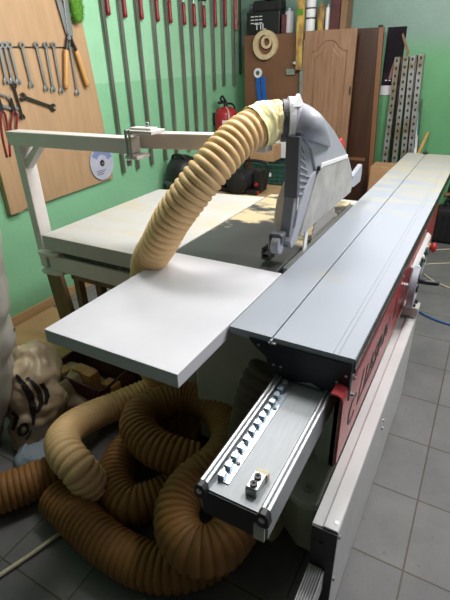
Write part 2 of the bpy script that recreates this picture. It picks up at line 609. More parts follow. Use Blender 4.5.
# guide beam ---------------------------------------------------------------
gx0, gx1, gy0, gy1 = -.418, -.246, .578, 4.0
gz = .718
mb = MB()
mb.prism([(gx0 + .016, gz), (gx1 - .016, gz), (gx1 - .012, gz + .008), (gx1 - .003, gz + .008), (gx1, gz), (gx1, gz - .075), (gx1 - .012, gz - .085),
          (gx0 + .012, gz - .085), (gx0, gz - .075), (gx0, gz), (gx0 + .003, gz + .008), (gx0 + .012, gz + .008)], 'Y', gy0, gy1)
beam = mb.build('guide_beam', M['alu_plain'], saw)
for rx in (gx0 + .002, gx0 + .0145, gx1 - .0145, gx1 - .002):
    MB().cyl((rx, gy0 + .004, gz + .0125), (rx, gy1, gz + .0125), .0052, n=14).build('guide_rod', M['rod'], beam, True)
for sx in (gx0 + .008, gx1 - .008):
    c = MB()
    c.prism([(sx - .016, gz - .012), (sx - .013, gz + .012), (sx - .006, gz + .021), (sx + .006, gz + .021), (sx + .013, gz + .012), (sx + .016, gz - .012), (sx + .008, gz - .022), (sx - .008, gz - .022)], 'Y', gy0 - .016, gy0 + .004, .002)
    co = c.build('end_cap', M['black'], beam)
    MB().cyl((sx, gy0 - .0155, gz + .004), (sx, gy0 - .019, gz + .004), .007, n=18, bev=.001).build('cap_screw', M['rod'], co)
MB().box(gx0 + .006, gx1 - .006, gy0 - .005, gy0 + .0, gz - .080, gz - .004, .001).build('front_plate', M['black'], beam)
MB().box(gx1 - .030, gx1 - .004, gy0 - .012, gy0 - .006, gz - .075, gz - .028, .001).build('corner_plate', M['cream_paint'], beam)
# toothed rack strip
mb = MB()
rx = gx0 + .036
mb.box(rx - .008, rx + .022, .610, 1.02, gz, gz + .003)
n = 13
for i in range(n):
    y0 = .612 + i * .0316
    mb.box(rx - .009, rx + .007, y0, y0 + .0165, gz + .003, gz + .017, .0008)
mb.box(rx - .009, rx - .002, .612, 1.02, gz + .003, gz + .010)
rack = mb.build('toothed_rack', M['zinc'], beam)
for yy in (.672, .89):
    MB().cyl((rx + .0145, yy, gz + .003), (rx + .0145, yy, gz + .006), .005, n=14, bev=.001).build('rack_screw', M['darksteel'], rack)
mb = MB()
sbx, sby = -.302, .606
mb.prism([(sby, gz), (sby + .052, gz), (sby + .052, gz + .024), (sby + .004, gz + .024), (sby, gz + .02)], 'X', sbx - .014, sbx + .014, .0015)
stop = mb.build('stop_block', M['steel'], beam)
MB().box(sbx - .013, sbx + .017, sby + .052, sby + .066, gz, gz + .021, .002).build('felt_pad', M['stick'], stop)
for yy in (sby + .015, sby + .037):
    MB().ring((sbx, yy, gz + .0265), (0, 0, 1), .0035, .0088, .005, 20).cyl((sbx, yy, gz + .0235), (sbx, yy, gz + .0255), .004, n=6).build('cap_screw', M['black'], stop)

# machine tables -----------------------------------------------------------
MB().box(-1.092, -.6125, 1.45, 2.50, T - .05, T - .0015, .003).build('main_table', M['iron'], saw)
MB().box(-.606, -.585, 1.50, 2.45, T - .03, T - .001, .001).build('table_insert', M['steel'], saw)
MB().box(-1.088, -.586, .748, 1.448, T - .046, T, .002).build('extension_table', M['white_board'], saw)
MB().prism([(-1.80, 1.352), (-1.235, 1.352), (-1.235, 1.43), (-1.096, 1.43), (-1.096, 2.40), (-1.80, 2.30)], 'Z', T - .072, T, .002).build('extension_table', M['white_dusty'], saw)
# support rail under the rear extension table
mb = MB()
mb.box(-1.80, -1.27, 1.362, 1.43, .672, .752, .004)
rail = mb.build('support_rail', M['frame_paint'], saw)
for zz in (.663, .761):
    MB().prism([(-1.86, 1.37), (-1.85, 1.345), (-1.82, 1.338), (-1.74, 1.345), (-1.72, 1.36), (-1.72, 1.45), (-1.86, 1.45)], 'Z', zz - .009, zz + .009, .003).build('rail_bracket', M['frame_paint'], rail)
MB().box(-1.70, -1.27, 1.375, 1.42, .752, .783, .002).build('upper_rail', M['darksteel'], rail)

# overhead arm -------------------------------------------------------------
px0 = -1.845
MB().box(px0 - .040, px0 + .008, 1.375, 1.445, .67, 1.326, .004).build('arm_post', M['frame_paint'], saw)
dyx = 0.11
jx = -1.205
arm = MB().prism([(px0 - .062, 1.372), (jx, 1.385), (jx, 1.450), (px0 - .062, 1.445)], 'Z', 1.268, 1.328, .004).build('overhead_arm', M['frame_paint'], saw)
MB().prism([(jx - .05, 1.450), (-.70, 1.535), (-.70, 1.595), (jx - .05, 1.510)], 'Z', 1.279, 1.339, .004).build('arm_extension', M['frame_paint'], arm)
MB().prism([(px0 + .005, 1.205), (px0 + .005, 1.160), (px0 + .125, 1.268), (px0 + .085, 1.268)], 'Y', 1.385, 1.425, .003).build('arm_brace', M['frame_paint'], arm)
cl = MB().box(jx - .015, jx + .115, 1.378, 1.465, 1.345, 1.358, .002).build('arm_clamp', M['frame_paint'], saw)
MB().box(jx + .0, jx + .10, 1.395, 1.44, 1.358, 1.366, .002).build('clamp_plate', M['frame_paint'], cl)
MB().box(jx - .02, jx + .04, 1.372, 1.455, 1.252, 1.266, .003).build('clamp_plate', M['frame_paint'], cl)
for xx in (jx - .006, jx + .012):
    MB().cyl((xx, 1.376, 1.255), (xx, 1.376, 1.36), .005, n=12).build('clamp_bolt', M['steel'], cl)
MB().cyl((jx + .0, 1.37, 1.25), (jx + .0, 1.37, 1.228), .011, n=12, bev=.003).build('clamp_knob', M['steel'], cl)
MB().cyl((jx + .06, 1.43, 1.366), (jx + .06, 1.43, 1.382), .008, n=12, bev=.002).build('clamp_knob', M['steel'], cl)

# blade guard --------------------------------------------------------------
gX0, gX1 = -.642, -.588
guard = empty('blade_guard', (-.6, 1.8, .95))
guard.parent = saw
guard.matrix_parent_inverse = saw.matrix_world.inverted()
# hood: arched shell above the side plate
hood = [(1.60, 1.345), (1.64, 1.405), (1.70, 1.412), (1.80, 1.388), (1.90, 1.345), (2.00, 1.30), (2.10, 1.245), (2.20, 1.19), (2.29, 1.13), (2.36, 1.065), (2.40, 1.01),
        (2.42, .985), (2.36, .985), (2.33, 1.05), (2.27, 1.11), (2.22, 1.155), (1.84, 1.19), (1.81, 1.15), (1.77, 1.20), (1.72, 1.27), (1.66, 1.31)]
MB().prism(hood, 'X', gX0, gX1 - .003, .004, 2).build('hood', M['guard_grey'], guard)
MB().prism([(1.82, 1.176), (1.84, 1.196), (2.225, 1.165), (2.22, 1.148), (1.85, 1.178)], 'X', gX1 - .002, gX1 + .006, .002).build('hood_ridge', M['white'], guard)
# concave ribbed body behind the front panel
body = [(1.61, 1.335), (1.66, 1.32), (1.72, 1.27), (1.77, 1.20), (1.805, 1.165), (1.70, 1.07), (1.60, .93), (1.535, .93), (1.575, 1.10)]
MB().prism(body, 'X', gX0, gX1 - .012, .003).build('ribbed_body', M['guard_rib'], guard)
for i in range(8):
    z = 1.30 - i * .026
    y1 = 1.645 + i * .019
    MB().prism([(1.615, z), (1.615, z + .006), (y1, z - .035 + .006), (y1 + .004, z - .035)], 'X', gX1 - .013, gX1 - .006).build('rib', M['guard_grey'], guard)
# lower swinging frame
band = [(1.80, 1.178), (1.765, 1.13), (1.70, 1.045), (1.645, .985), (1.60, .935), (1.545, .925), (1.53, .955), (1.575, 1.0), (1.60, 1.06), (1.66, 1.12), (1.72, 1.16)]
MB().prism(band, 'X', gX0 + .002, gX1 - .002, .003).build('lower_frame', M['guard_grey'], guard)
side = [(1.81, 1.18), (1.86, 1.188), (2.215, 1.16), (2.27, 1.11), (2.36, 1.02), (2.38, .985), (2.36, .95), (2.20, .95), (1.90, .95), (1.62, .95), (1.66, 1.0), (1.72, 1.07)]
MB().prism(side, 'X', gX1 - .006, gX1 + .003, .002).build('side_plate', M['dirty_clear'], guard)
MB().prism(side, 'X', gX0 - .003, gX0 + .005, .002).build('side_plate', M['dirty_clear'], guard)
# front panel and flap
MB().box(gX0 + .002, gX1 + .0, 1.572, 1.60, 1.115, 1.335, .003).build('front_panel', M['guard_dark'], guard)
MB().prism([(lambda v: (v.x, v.z))(onY(a, b_, 1.606)) for a, b_ in ((288, 176), (282, 186), (277, 200), (274.5, 216), (276, 229), (281, 234), (289, 232), (297, 215), (299, 190), (298, 176))], 'Y', 1.600, 1.612, .003).build('dust_flap', M['dusty_flap'], guard)
# tail plate
MB().prism([(2.375, 1.03), (2.545, 1.06), (2.56, 1.02), (2.545, .965), (2.42, .965), (2.36, .975)], 'X', gX1 - .02, gX1 + .004, .003).build('tail_plate', M['guard_grey'], guard)
# roller bracket at the nose
nose = MB().prism([(-.668, .90), (-.668, .985), (-.66, .992), (-.62, .992), (-.612, .985), (-.612, .955), (-.62, .955), (-.62, .98), (-.66, .98), (-.66, .90)], 'Y', 1.50, 1.545, .002).build('roller_bracket', M['guard_dark'], guard)
MB().cyl((-.652, 1.512, .945), (-.618, 1.512, .945), .036, n=26, bev=.004).build('roller', M['guard_grey'], nose, True)
MB().prism([(-.70, .875), (-.70, .925), (-.694, .925), (-.694, .885), (-.672, .885), (-.672, .92), (-.664, .92), (-.664, .875)], 'Y', 1.505, 1.555).box(-.70, -.664, 1.505, 1.55, .898, .904).build('nose_profile', M['darksteel'], nose)
# dust duct: a horn that bends from the outlet into the hood
dpts = [atD(286.5, 120.8, 1.640), atD(292, 120.8, 1.640), atD(300, 121.5, 1.637), atD(311, 126, 1.636), onX(321, 135, -.580), onX(330, 146, -.586)]
P = spline(dpts, 8)
nn = len(P)
rad = []
for i in range(nn):
    t = i / (nn - 1)
    rad.append(.064 * (1 - t ** 2.6) + .004)
MB().sweep(P, rad, 28).build('outlet_duct', M['guard_grey'], guard)
ax = (Vector(dpts[1]) - Vector(dpts[0])).normalized()
c0 = Vector(dpts[0])
MB().ring(c0 + ax * .014, ax, .060, .0815, .022, 40).build('clamp_ring', M['white'], guard)
MB().ring(c0 - ax * .010, ax, .055, .073, .016, 36).build('rubber_sleeve', M['guard_dark'], guard)
MB().prism([tuple(onX(a, b_, -.612).yz) for a, b_ in ((292, 107), (293, 103), (299, 93.5), (304, 107))], 'X', -.620, -.608, .002).build('top_tab', M['white'], guard)
MB().cyl((-.612, 2.18, 1.222), (-.60, 2.18, 1.226), .022, n=18, bev=.004).build('red_knob', M['red'], guard)
MB().cyl((gX1 - .002, 1.80, 1.183), (gX1 + .010, 1.80, 1.183), .010, n=14, bev=.002).build('pivot_screw', M['black'], guard)

# blade
b = MB()
pts = []
nt_ = 48
for i in range(nt_):
    a = 2 * PI * i / nt_
    a2 = 2 * PI * (i + .55) / nt_
    pts.append((1.98 + .186 * math.cos(a), .80 + .186 * math.sin(a)))
    pts.append((1.98 + .20 * math.cos(a2), .80 + .20 * math.sin(a2)))
b.prism(pts, 'X', -.6015, -.598)
b.build('saw_blade', M['blade'], saw)
MB().prism([(1.70, .84), (1.74, .84), (1.755, .93), (1.775, .99), (1.76, .99), (1.72, .94)], 'X', -.603, -.597).build('scoring_guard', M['white'], saw)

# machine body -------------------------------------------------------------
MB().box(-.86, -.26, 1.22, 2.75, .10, .80, .012).build('cabinet', M['cream_paint'], saw)
MB().box(-.262, -.238, 1.12, 2.75, .33, .77, .004).build('side_wall', M['cream_paint'], saw)
MB().box(-.30, -.24, 1.12, 1.16, .33, .64, .004).prism([(-.40, 1.16), (-.24, 1.12), (-.24, 1.24), (-.40, 1.24)], 'Z', .33, .64).build('end_panel', M['cream_paint'], saw)
foot = MB().prism([(-.235, .945), (-.29, .935), (-.345, .955), (-.385, 1.0), (-.40, 1.06), (-.40, 1.24), (-.235, 1.24)], 'Z', .300, .33, .006).build('base_flange', M['cream_paint'], saw)
MB().ring((-.285, 1.0, .332), (0, 0, 1), .011, .022, .006, 28).build('bolt_washer', M['greenish'], foot)
MB().cyl((-.285, 1.0, .326), (-.285, 1.0, .338), .0115, n=6).build('hex_bolt', M['steel'], foot)
MB().prism([(-.38, 1.02), (-.30, .965), (-.25, .965), (-.25, 1.2), (-.38, 1.2)], 'Z', .06, .30, .003).build('column_cover', M['greenish'], saw)
MB().cyl((-.395, 1.06, .18), (-.378, 1.06, .18), .17, n=48, bev=.004).build('cable_drum', M['cream_disc'], saw, True)
MB().box(-.86, -.26, 1.24, 2.72, 0, .10).build('plinth', M['darksteel'], saw)

# red side panel -----------------------------------------------------------
mb = MB()
mb.prism([(-.20, .515), (-.20, .752), (-.206, .766), (-.218, .772), (-.236, .772), (-.236, .766), (-.219, .766), (-.210, .762), (-.206, .750), (-.206, .515)], 'Y', .965, 3.05, .001)
redp = mb.build('red_side_panel', M['red_paint'], saw)
tl = Vector((-.1992, 1.045, .575))
ex, ey, ez = Vector((0, 1, 0)), Vector((0, 0, 1)), Vector((1, 0, 0))
text_mesh('lettering', 'C', .135, frame(tl, ex, ey, ez), M['letter'], redp, 0.1, sx=.95)
text_mesh('lettering', 'LASINN', .105, frame(Vector((-.1992, 1.235, .605)), ex, ey, ez), M['letter'], redp, 0.35, sx=1.05, bold=.002)
MB().prism([(1.165, .588), (1.42, .588), (1.435, .600), (1.18, .600)], 'X', -.2, -.1988).prism([(1.165, .588), (1.21, .70), (1.222, .70), (1.18, .588)], 'X', -.2, -.1988).build('lettering', M['letter'], redp)
MB().prism([(1.72, .615), (1.76, .70), (1.79, .615)], 'X', -.2, -.1988).build('lettering', M['letter'], redp)

# long low white housing ---------------------------------------------------
hx0, hx1, hy0, hy1 = -.200, -.130, .765, 2.02
mb = MB()
mb.prism([(hx0, .498), (hx0 + .028, .500), (hx0 + .031, .505), (hx1 - .003, .505), (hx1, .500), (hx1, .03), (hx1 - .006, .03), (hx1 - .006, .06), (hx0, .06)], 'Y', hy0, hy1, .0015)
house = mb.build('lower_housing', M['white_paint'], saw)
MB().box(hx0 + .002, hx1 - .001, hy0 - .006, hy0 - .0005, .055, .497).build('end_plate', M['black'], house)
MB().cyl((-.172, hy0 - .006, .44), (-.172, hy0 - .010, .44), .006, n=14, bev=.001).build('bolt', M['darksteel'], house)
for yy, zz in ((.775, .475), (.775, .29), (.775, .11), (1.35, .40), (1.35, .36)):
    MB().cyl((hx1, yy, zz), (hx1 + .005, yy, zz), .006, n=12, bev=.001).build('side_screw', M['steel'], house)
MB().cyl((-.142, .79, .505), (-.142, .79, .5065), .006, n=14).build('top_screw', M['steel'], house)
# ribbed sliding bar coming out of the end plate
mb = MB()
prof = [(-.196, .25), (-.196, .335)]
x = -.196
for k in range(6):
    prof += [(x, .338), (x + .004, .338), (x + .0045, .329), (x + .0062, .329)]
    x += .0066
prof += [(-.155, .338), (-.152, .334), (-.152, .25)]
mb.prism(prof, 'Y', .35, hy0 - .008)
mb.build('slide_bar', M['white_paint'], saw)
MB().box(hx0 + .005, hx1 + .004, 1.96, 2.03, .515, .56, .003).build('beige_block', M['cream_paint'], house)

# handwheel ----------------------------------------------------------------
wc = Vector((-.168, 1.94, .672))
wheel = MB().ring(wc + Vector((.008, 0, 0)), (1, 0, 0), .064, .094, .026, 56).cyl(wc + Vector((-.004, 0, 0)), wc + Vector((.010, 0, 0)), .066, n=48).build('handwheel', M['guard_grey'], saw, True)
MB().cyl(wc, wc + Vector((.026, 0, 0)), .02, n=20, bev=.004).build('hub', M['black'], wheel, True)
hc = wc + Vector((.018, .055, .008))
MB().lathe([(.005, 0), (.010, .004), (.0115, .03), (.011, .072), (.008, .084), (.004, .086)], hc, (1, .15, 0.0), 18).build('crank_handle', M['black'], wheel)
MB().cyl(wc + Vector((.012, .02, -.075)), wc + Vector((.034, .02, -.075)), .010, n=14, bev=.003).build('lock_knob', M['black'], wheel, True)
MB().cyl(wc + Vector((.012, -.015, -.078)), wc + Vector((.03, -.015, -.078)), .009, n=14, bev=.003).build('lock_knob', M['black'], wheel, True)
MB().cyl(wc + Vector((-.04, 0, 0)), wc, .014, n=16).build('wheel_shaft', M['steel'], wheel)

# control panel ------------------------------------------------------------
cp = MB().prism([(-.199, .53), (-.199, .715), (-.190, .715), (-.175, .70), (-.175, .53)], 'Y', 2.06, 2.58, .003).build('control_panel', M['white_paint'], saw)
bt = [('black', .017), ('zinc', .016), ('crate_green', .016), ('black', .017), ('white', .016), ('black', .015), ('crate_green', .016), ('zinc', .016)]
for i in range(8):
    for j in range(2):
        zz = .685 - j * .038
        yy = 2.09 + i * .047 + j * .015
        mname, rr = bt[(i + 3 * j) % 8]
        MB().cyl((-.178, yy, zz), (-.166, yy, zz + .003), rr * .85, n=16, bev=.003).build('button', M[mname], cp, True)
es = MB().cyl((-.176, 2.52, .655), (-.166, 2.52, .655), .020, n=18).build('emergency_base', M['yellow_old'], cp)
MB().lathe([(.013, 0), (.014, .008), (.026, .011), (.028, .020), (.020, .030), (.005, .033)], (-.166, 2.52, .655), (1, 0, 0), 24).build('emergency_stop', M['red'], es)

# ------------------------------------------------------------------ hoses
def hose(name, pts, R, m, label, pitch=.03, amp=.008, extra=None):
    o = hose_mesh(MB(), pts, R, pitch, amp).build(name, m)
    tag(o, label, 'hose')
    return o


c = c0
pts = [atD(280, 120.5, 1.632), atD(273, 121, 1.63)]
for q, dd_ in (((259.8, 125.5), 1.615), ((238.4, 138.7), 1.575), ((213.6, 165.3), 1.555), ((190.4, 193.8), 1.585), ((171.5, 220.4), 1.645), ((159.5, 243), 1.72)):
    pts.append(atD(q[0], q[1], dd_))
pts += [(-1.120, 1.315, .86), (-1.155, 1.33, .76), (-1.182, 1.30, .60), (-1.185, 1.30, .42), (-1.19, 1.36, .24), (-1.20, 1.43, .14)]
def fl(px, py, z):
    return tuple(onZ(px, py, z))
pts += [fl(148, 392, .09), fl(120, 404, .09), fl(96, 414, .11), fl(75, 425, .16), fl(63, 438, .205), fl(65, 452, .235), fl(76, 466, .22), fl(86, 478, .17), fl(93, 488, .11)]
upper = hose('dust_hose', pts, .0715, M['hose'], 'long ochre ribbed hose taped to the grey blade guard and dropping behind the white table', .0255, .010)
# tape wrap around its top end
mb = MB()
P = resample(spline([atD(280.5, 120.6, 1.632), atD(273, 121, 1.63), atD(263, 124.2, 1.62), atD(252.5, 129.5, 1.603)], 16), .005)
random.seed(3)
rad = []
for i in range(len(P)):
    t = i / (len(P) - 1)
    rad.append(.065 + .013 * min(1, t * 2.0) - .003 * t + .002 * math.sin(t * 14) + random.uniform(-.001, .001))
mb.sweep(P, rad, 40, cap=False)
for v in mb.bm.verts:
    v.co += noise.noise_vector(v.co * 30) * .006 + noise.noise_vector(v.co * 75) * .003
tape = mb.build('tape_wrap', M['tape'], upper)
tape['label'] = 'crumpled yellow masking tape'

hose('dust_hose', [fl(-60, 512, .085), fl(-20, 500, .085), fl(5, 492, .085), fl(35, 481, .083), fl(62, 470, .083), fl(82, 458, .083)], .079, M['hose_shaded'],
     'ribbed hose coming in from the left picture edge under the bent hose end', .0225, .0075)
hose('dust_hose', [fl(56, 496, .08), fl(80, 520, .08), fl(110, 546, .08), fl(140, 563, .08), fl(170, 569, .08), fl(200, 562, .08), fl(224, 547, .085), fl(242, 522, .085), fl(250, 495, .085)], .078, M['hose_shaded'],
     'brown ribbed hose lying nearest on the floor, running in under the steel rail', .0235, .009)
hose('dust_hose', [fl(196, 462, .21), fl(176, 456, .235), fl(153, 446, .25), fl(138, 428, .255), fl(143, 411, .255), fl(163, 402, .25), fl(187, 398, .25), fl(208, 403, .26), fl(224, 418, .27), fl(230, 440, .28), fl(217, 463, .28), fl(193, 482, .27), fl(178, 506, .26), fl(179, 532, .25), fl(196, 550, .25), fl(220, 546, .25), fl(238, 524, .25), fl(247, 500, .25)], .076, M['hose_shaded'],
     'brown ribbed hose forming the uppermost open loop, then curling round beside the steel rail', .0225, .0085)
hose('dust_hose', [fl(205, 432, .08), fl(184, 424, .08), fl(160, 427, .08), fl(138, 440, .08), fl(120, 462, .08), fl(116, 486, .08), fl(130, 504, .08), fl(154, 500, .08), fl(178, 489, .08)], .078, M['hose_shaded'],
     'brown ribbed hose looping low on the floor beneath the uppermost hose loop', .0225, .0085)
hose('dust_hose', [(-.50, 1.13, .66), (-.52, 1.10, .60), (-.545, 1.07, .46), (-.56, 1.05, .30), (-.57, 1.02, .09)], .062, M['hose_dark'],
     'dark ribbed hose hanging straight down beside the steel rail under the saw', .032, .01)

# ------------------------------------------------------------------ left wall: tool board
XB = -2.57
bl, br = onX(8, 216, XB), onX(113, 178, XB)
tb = MB().prism([(1.735, .752), (2.712, .775), (2.685, 1.25), (2.63, 1.85), (2.62, 2.45), (1.735, 2.45)], 'X', XL + .002, XB, .002).build('tool_board', M['mdf'])
tag(tb, 'large tan plywood tool board on the green wall behind the white arm post', 'tool board')
MB().box(XB, XB + .016, 1.735, 1.835, .752, 2.45, .002).build('edge_batten', M['mdf'], tb)
rail_y0, rail_y1 = onX(0, 44, XB).y, onX(66, 44, XB).y
MB().box(XB, XB + .012, rail_y0 - .1, rail_y1, 1.684, 1.688).build('hanging_wire', M['darksteel'], tb)


def wrench_mesh(L, w=.022, both_open=False):
    """combination spanner in the YZ plane, ring end at the top (z=0), open jaw at z=-L"""
    mb = MB()
    mb.prism([(-w * .32, -.01), (w * .32, -.01), (w * .30, -L + .012), (-w * .30, -L + .012)], 'X', -.0035, .0035, .001)
    if both_open:
        mb.prism(jaw(w, 0, 1), 'X', -.004, .004, .0008)
    else:
        mb.ring((0, 0, 0), (1, 0, 0), w * .40, w * .78, .010, 20)
    mb.prism(jaw(w, -L, -1), 'X', -.004, .004, .0008)
    return mb


def jaw(w, z, s):
    q = [(-.42, -.55), (-.75, .05), (-.85, .55), (-.60, 1.05), (-.28, 1.15), (-.25, .45), (0, .15), (.30, .40), (.32, 1.05), (.62, .95), (.85, .45), (.75, .0), (.42, -.55)]
    return [(a * w, z + s * b_ * w * .9) for a, b_ in q]


def place_wrench(top, bot, m, label, group=None, both=False, w=.023):
    a, b_ = onX(top[0], top[1], XB + .013), onX(bot[0], bot[1], XB + .013)
    d = b_ - a
    L = d.length
    o = wrench_mesh(L, w, both).build('spanner', m)
    ang = math.atan2(d.y, -d.z)
    o.matrix_world = Matrix.Translation(a + Vector((0.002, 0, 0))) @ Matrix.Rotation(ang, 4, 'X')
    tag(o, label, 'wrench', group)
    return o


nth = ['leftmost', 'second', 'third', 'fourth', 'fifth', 'sixth', 'seventh']
tops = [(-1, 45), (4, 45), (9, 45), (21.5, 45), (36, 45), (45.5, 45), (53, 45)]
bots = [(6, 80), (12, 80), (18, 81), (31, 84), (46, 87.5), (53, 88.5), (61, 90)]
labs = ['leftmost of the row of hanging combination spanners, cut by the picture edge',
        'second combination spanner from the left in the hanging row',
        'third spanner from the left, last of the tight cluster at the picture edge',
        'combination spanner hanging alone in the middle of the row with gaps either side',
        'combination spanner first of the three hanging left of the garden shears',
        'middle one of the three spanners hanging left of the garden shears',
        'combination spanner hanging right beside the left wooden shear handle']
for t_, b_, l in zip(tops, bots, labs):
    place_wrench(t_, b_, M['steel'], l, 'combination spanners hanging in a row')
place_wrench((70, 46), (77, 92), M['steel'], 'combination spanner hanging between the two wooden shear handles', 'combination spanners hanging in a row')
place_wrench((24, 97), (52, 107), M['darksteel'], 'grey double open ended spanner hanging almost level below the spanner row', None, True, .028)
place_wrench((13.5, 86), (22, 116), M['black'], 'black ring spanner tilted, below the row and left of the level spanner', None, False, .022)
place_wrench((-6, 103), (15, 110), M['steel'], 'shiny open spanner just above the red handled pliers at the left edge', None, True, .026)
place_wrench((-6, 92), (8, 97), M['steel'], 'small shiny spanner end at the left edge beside the black ring spanner', None, True, .017)
# pliers
for (a, b_, lab) in (((13, 108), (12, 134), 'red handled pliers hanging beside the end of the white arm'), ((1, 108), (7, 150), 'red handled pliers at the left picture edge, behind the arm post')):
    A, B = onX(a[0], a[1], XB + .02), onX(b_[0], b_[1], XB + .02)
    root = empty('pliers', A)
    tag(root, lab, 'pliers', 'pliers on the tool board')
    MB().prism([(A.y - .014, A.z - .01), (A.y - .006, A.z + .055), (A.y + .006, A.z + .055), (A.y + .014, A.z - .01), (A.y + .008, A.z - .03), (A.y - .008, A.z - .03)], 'X', A.x - .006, A.x + .006, .002).build('jaws', M['black'], root)
    for s in (-1, 1):
        MB().tube([A + Vector((0, s * .004, -.015)), A + Vector((0, s * .017, -.045)), (A + B) / 2 + Vector((0, s * .022, -.03)), B + Vector((0, s * .012, -.04))], .0065, 10).build('handle', M['red_handle'], root)

# garden shears
root = empty('garden_shears', onX(68, 40, XB + .03))
tag(root, 'garden shears with two wooden handles hanging on the tool board', 'shears')
P1 = lambda px, py, d=.022: onX(px, py, XB + d)
for (a, b_, d) in (((57, -8), (69, 36), .020), ((65, -8), (71, 37), .028)):
    A, B = P1(*a, d), P1(*b_, d)
    MB().prism([(A.y - .022, A.z), (A.y + .016, A.z), (B.y + .020, B.z), (B.y + .006, B.z - .03), (B.y - .022, B.z + .02)], 'X', A.x - .002, A.x + .002, .0008).build('blade', M['steel'], root)
for (a, b_, d) in (((68, 36), (66, 51), .022), ((70, 36), (76, 51), .030)):
    MB().cyl(P1(*a, d), P1(*b_, d), .009, .013, n=14).build('tang', M['black'], root, True)
MB().cyl(P1(69, 38, .012), P1(69, 38, .042), .012, n=16, bev=.002).build('pivot_bolt', M['steel'], root)
for (a, b_, d) in (((66, 50), (66, 89), .024), ((76, 50), (88, 87), .030)):
    A, B = P1(*a, d), P1(*b_, d)
    L = (B - A).length
    MB().lathe([(.013, 0), (.017, .01), (.0165, L * .5), (.017, L * .85), (.015, L - .006), (.006, L)], A, B - A, 18).build('handle', M['wood'], root)

# green brush
A = onX(77, 12, XB + .04)
mb = MB()
mb.sphere(A + Vector((0, 0, 0.05)), .05, 4, (.7, .95, 2.3))
random.seed(11)
for v in mb.bm.verts:
    v.co += noise.noise_vector(v.co * 90) * .008
for i in range(420):
    a = random.uniform(0, 2 * PI)
    z = random.uniform(-.06, .16)
    rr = .048 * math.sqrt(max(.05, 1 - ((z - .05) / .118) ** 2))
    p = A + Vector((.7 * rr * math.cos(a), .95 * rr * math.sin(a), z))
    d = Vector((math.cos(a), math.sin(a), random.uniform(-.9, .2))) * .016
    mb.cyl(p, p + d, .0012, .0005, n=3)
tag(mb.build('bristle_brush', M['green_brush']), 'bright green bristle brush hanging beside the garden shears', 'brush')

# cutting disc
A = onX(102, 163, XB + .008)
disc = MB().ring(A, (1, 0, 0), .013, .125, .006, 56).build('saw_disc', mat('grey_disc_print', (186, 188, 200), 0.4, rgb2=(170, 174, 190), scale=14))
tag(disc, 'grey round saw disc with printed label hanging low on the tool board', 'saw disc')
MB().ring(A + Vector((.0035, 0, 0)), (1, 0, 0), .013, .024, .001, 28).build('hub_ring', M['darksteel'], disc)
mb = MB()
pz = []
for k in range(13):
    a = math.radians(15 + k * 11)
    pz.append((A.y + .116 * math.cos(a), A.z + .116 * math.sin(a)))
for k in range(13):
    a = math.radians(15 + (12 - k) * 11)
    pz.append((A.y + .062 * math.cos(a), A.z + .062 * math.sin(a)))
mb.prism(pz, 'X', A.x + .003, A.x + .0042)
mb.build('print_band', mat('blue_grey_print', (120, 134, 176), 0.5), disc)
mb = MB()
for k in range(3):
    mb.box(A.x + .003, A.x + .0042, A.y - .07, A.y + .03 - k * .015, A.z - .055 - k * .013, A.z - .050 - k * .013)
mb.build('print_lines', M['guard_dark'], disc)
MB().cyl((XB, A.y, A.z + .003), (A.x + .03, A.y, A.z + .003), .004, n=10).build('nail', M['steel'], disc)

# bar clamps on the left wall ----------------------------------------------
bars = [((102, 0), (119, 130), .787), ((117, 0), (136, 128), .785), ((134, 0), (151, 128), .784), ((151, 0), (165, 128), .784), ((162, 0), (178.6, 128), .79), ((177, 0), (191, 130), .80),
        ((189, 0), (199, 130), .80), ((199, 0), (207.6, 120), .85), ((209.5, 8), (218, 89), 1.315), ((221, 0), (226, 85), 1.345), ((232, 11), (236, 85), 1.335)]
labs = ['nearest long bar clamp, hanging right beside the tool board edge', 'second long bar clamp from the tool board on the green wall', 'third long bar clamp from the tool board on the green wall', 'fourth long bar clamp from the tool board on the green wall',
        'fifth long bar clamp from the tool board, lower end behind the ribbed hose', 'sixth bar clamp from the tool board, lower end behind the white arm', 'seventh bar clamp from the tool board on the green wall', 'eighth bar clamp, left of the red fire extinguisher',
        'short bar clamp hanging directly above the fire extinguisher handle', 'short bar clamp, middle one of the three short ones near the corner', 'short bar clamp with a worn pale red handle beside the corner']
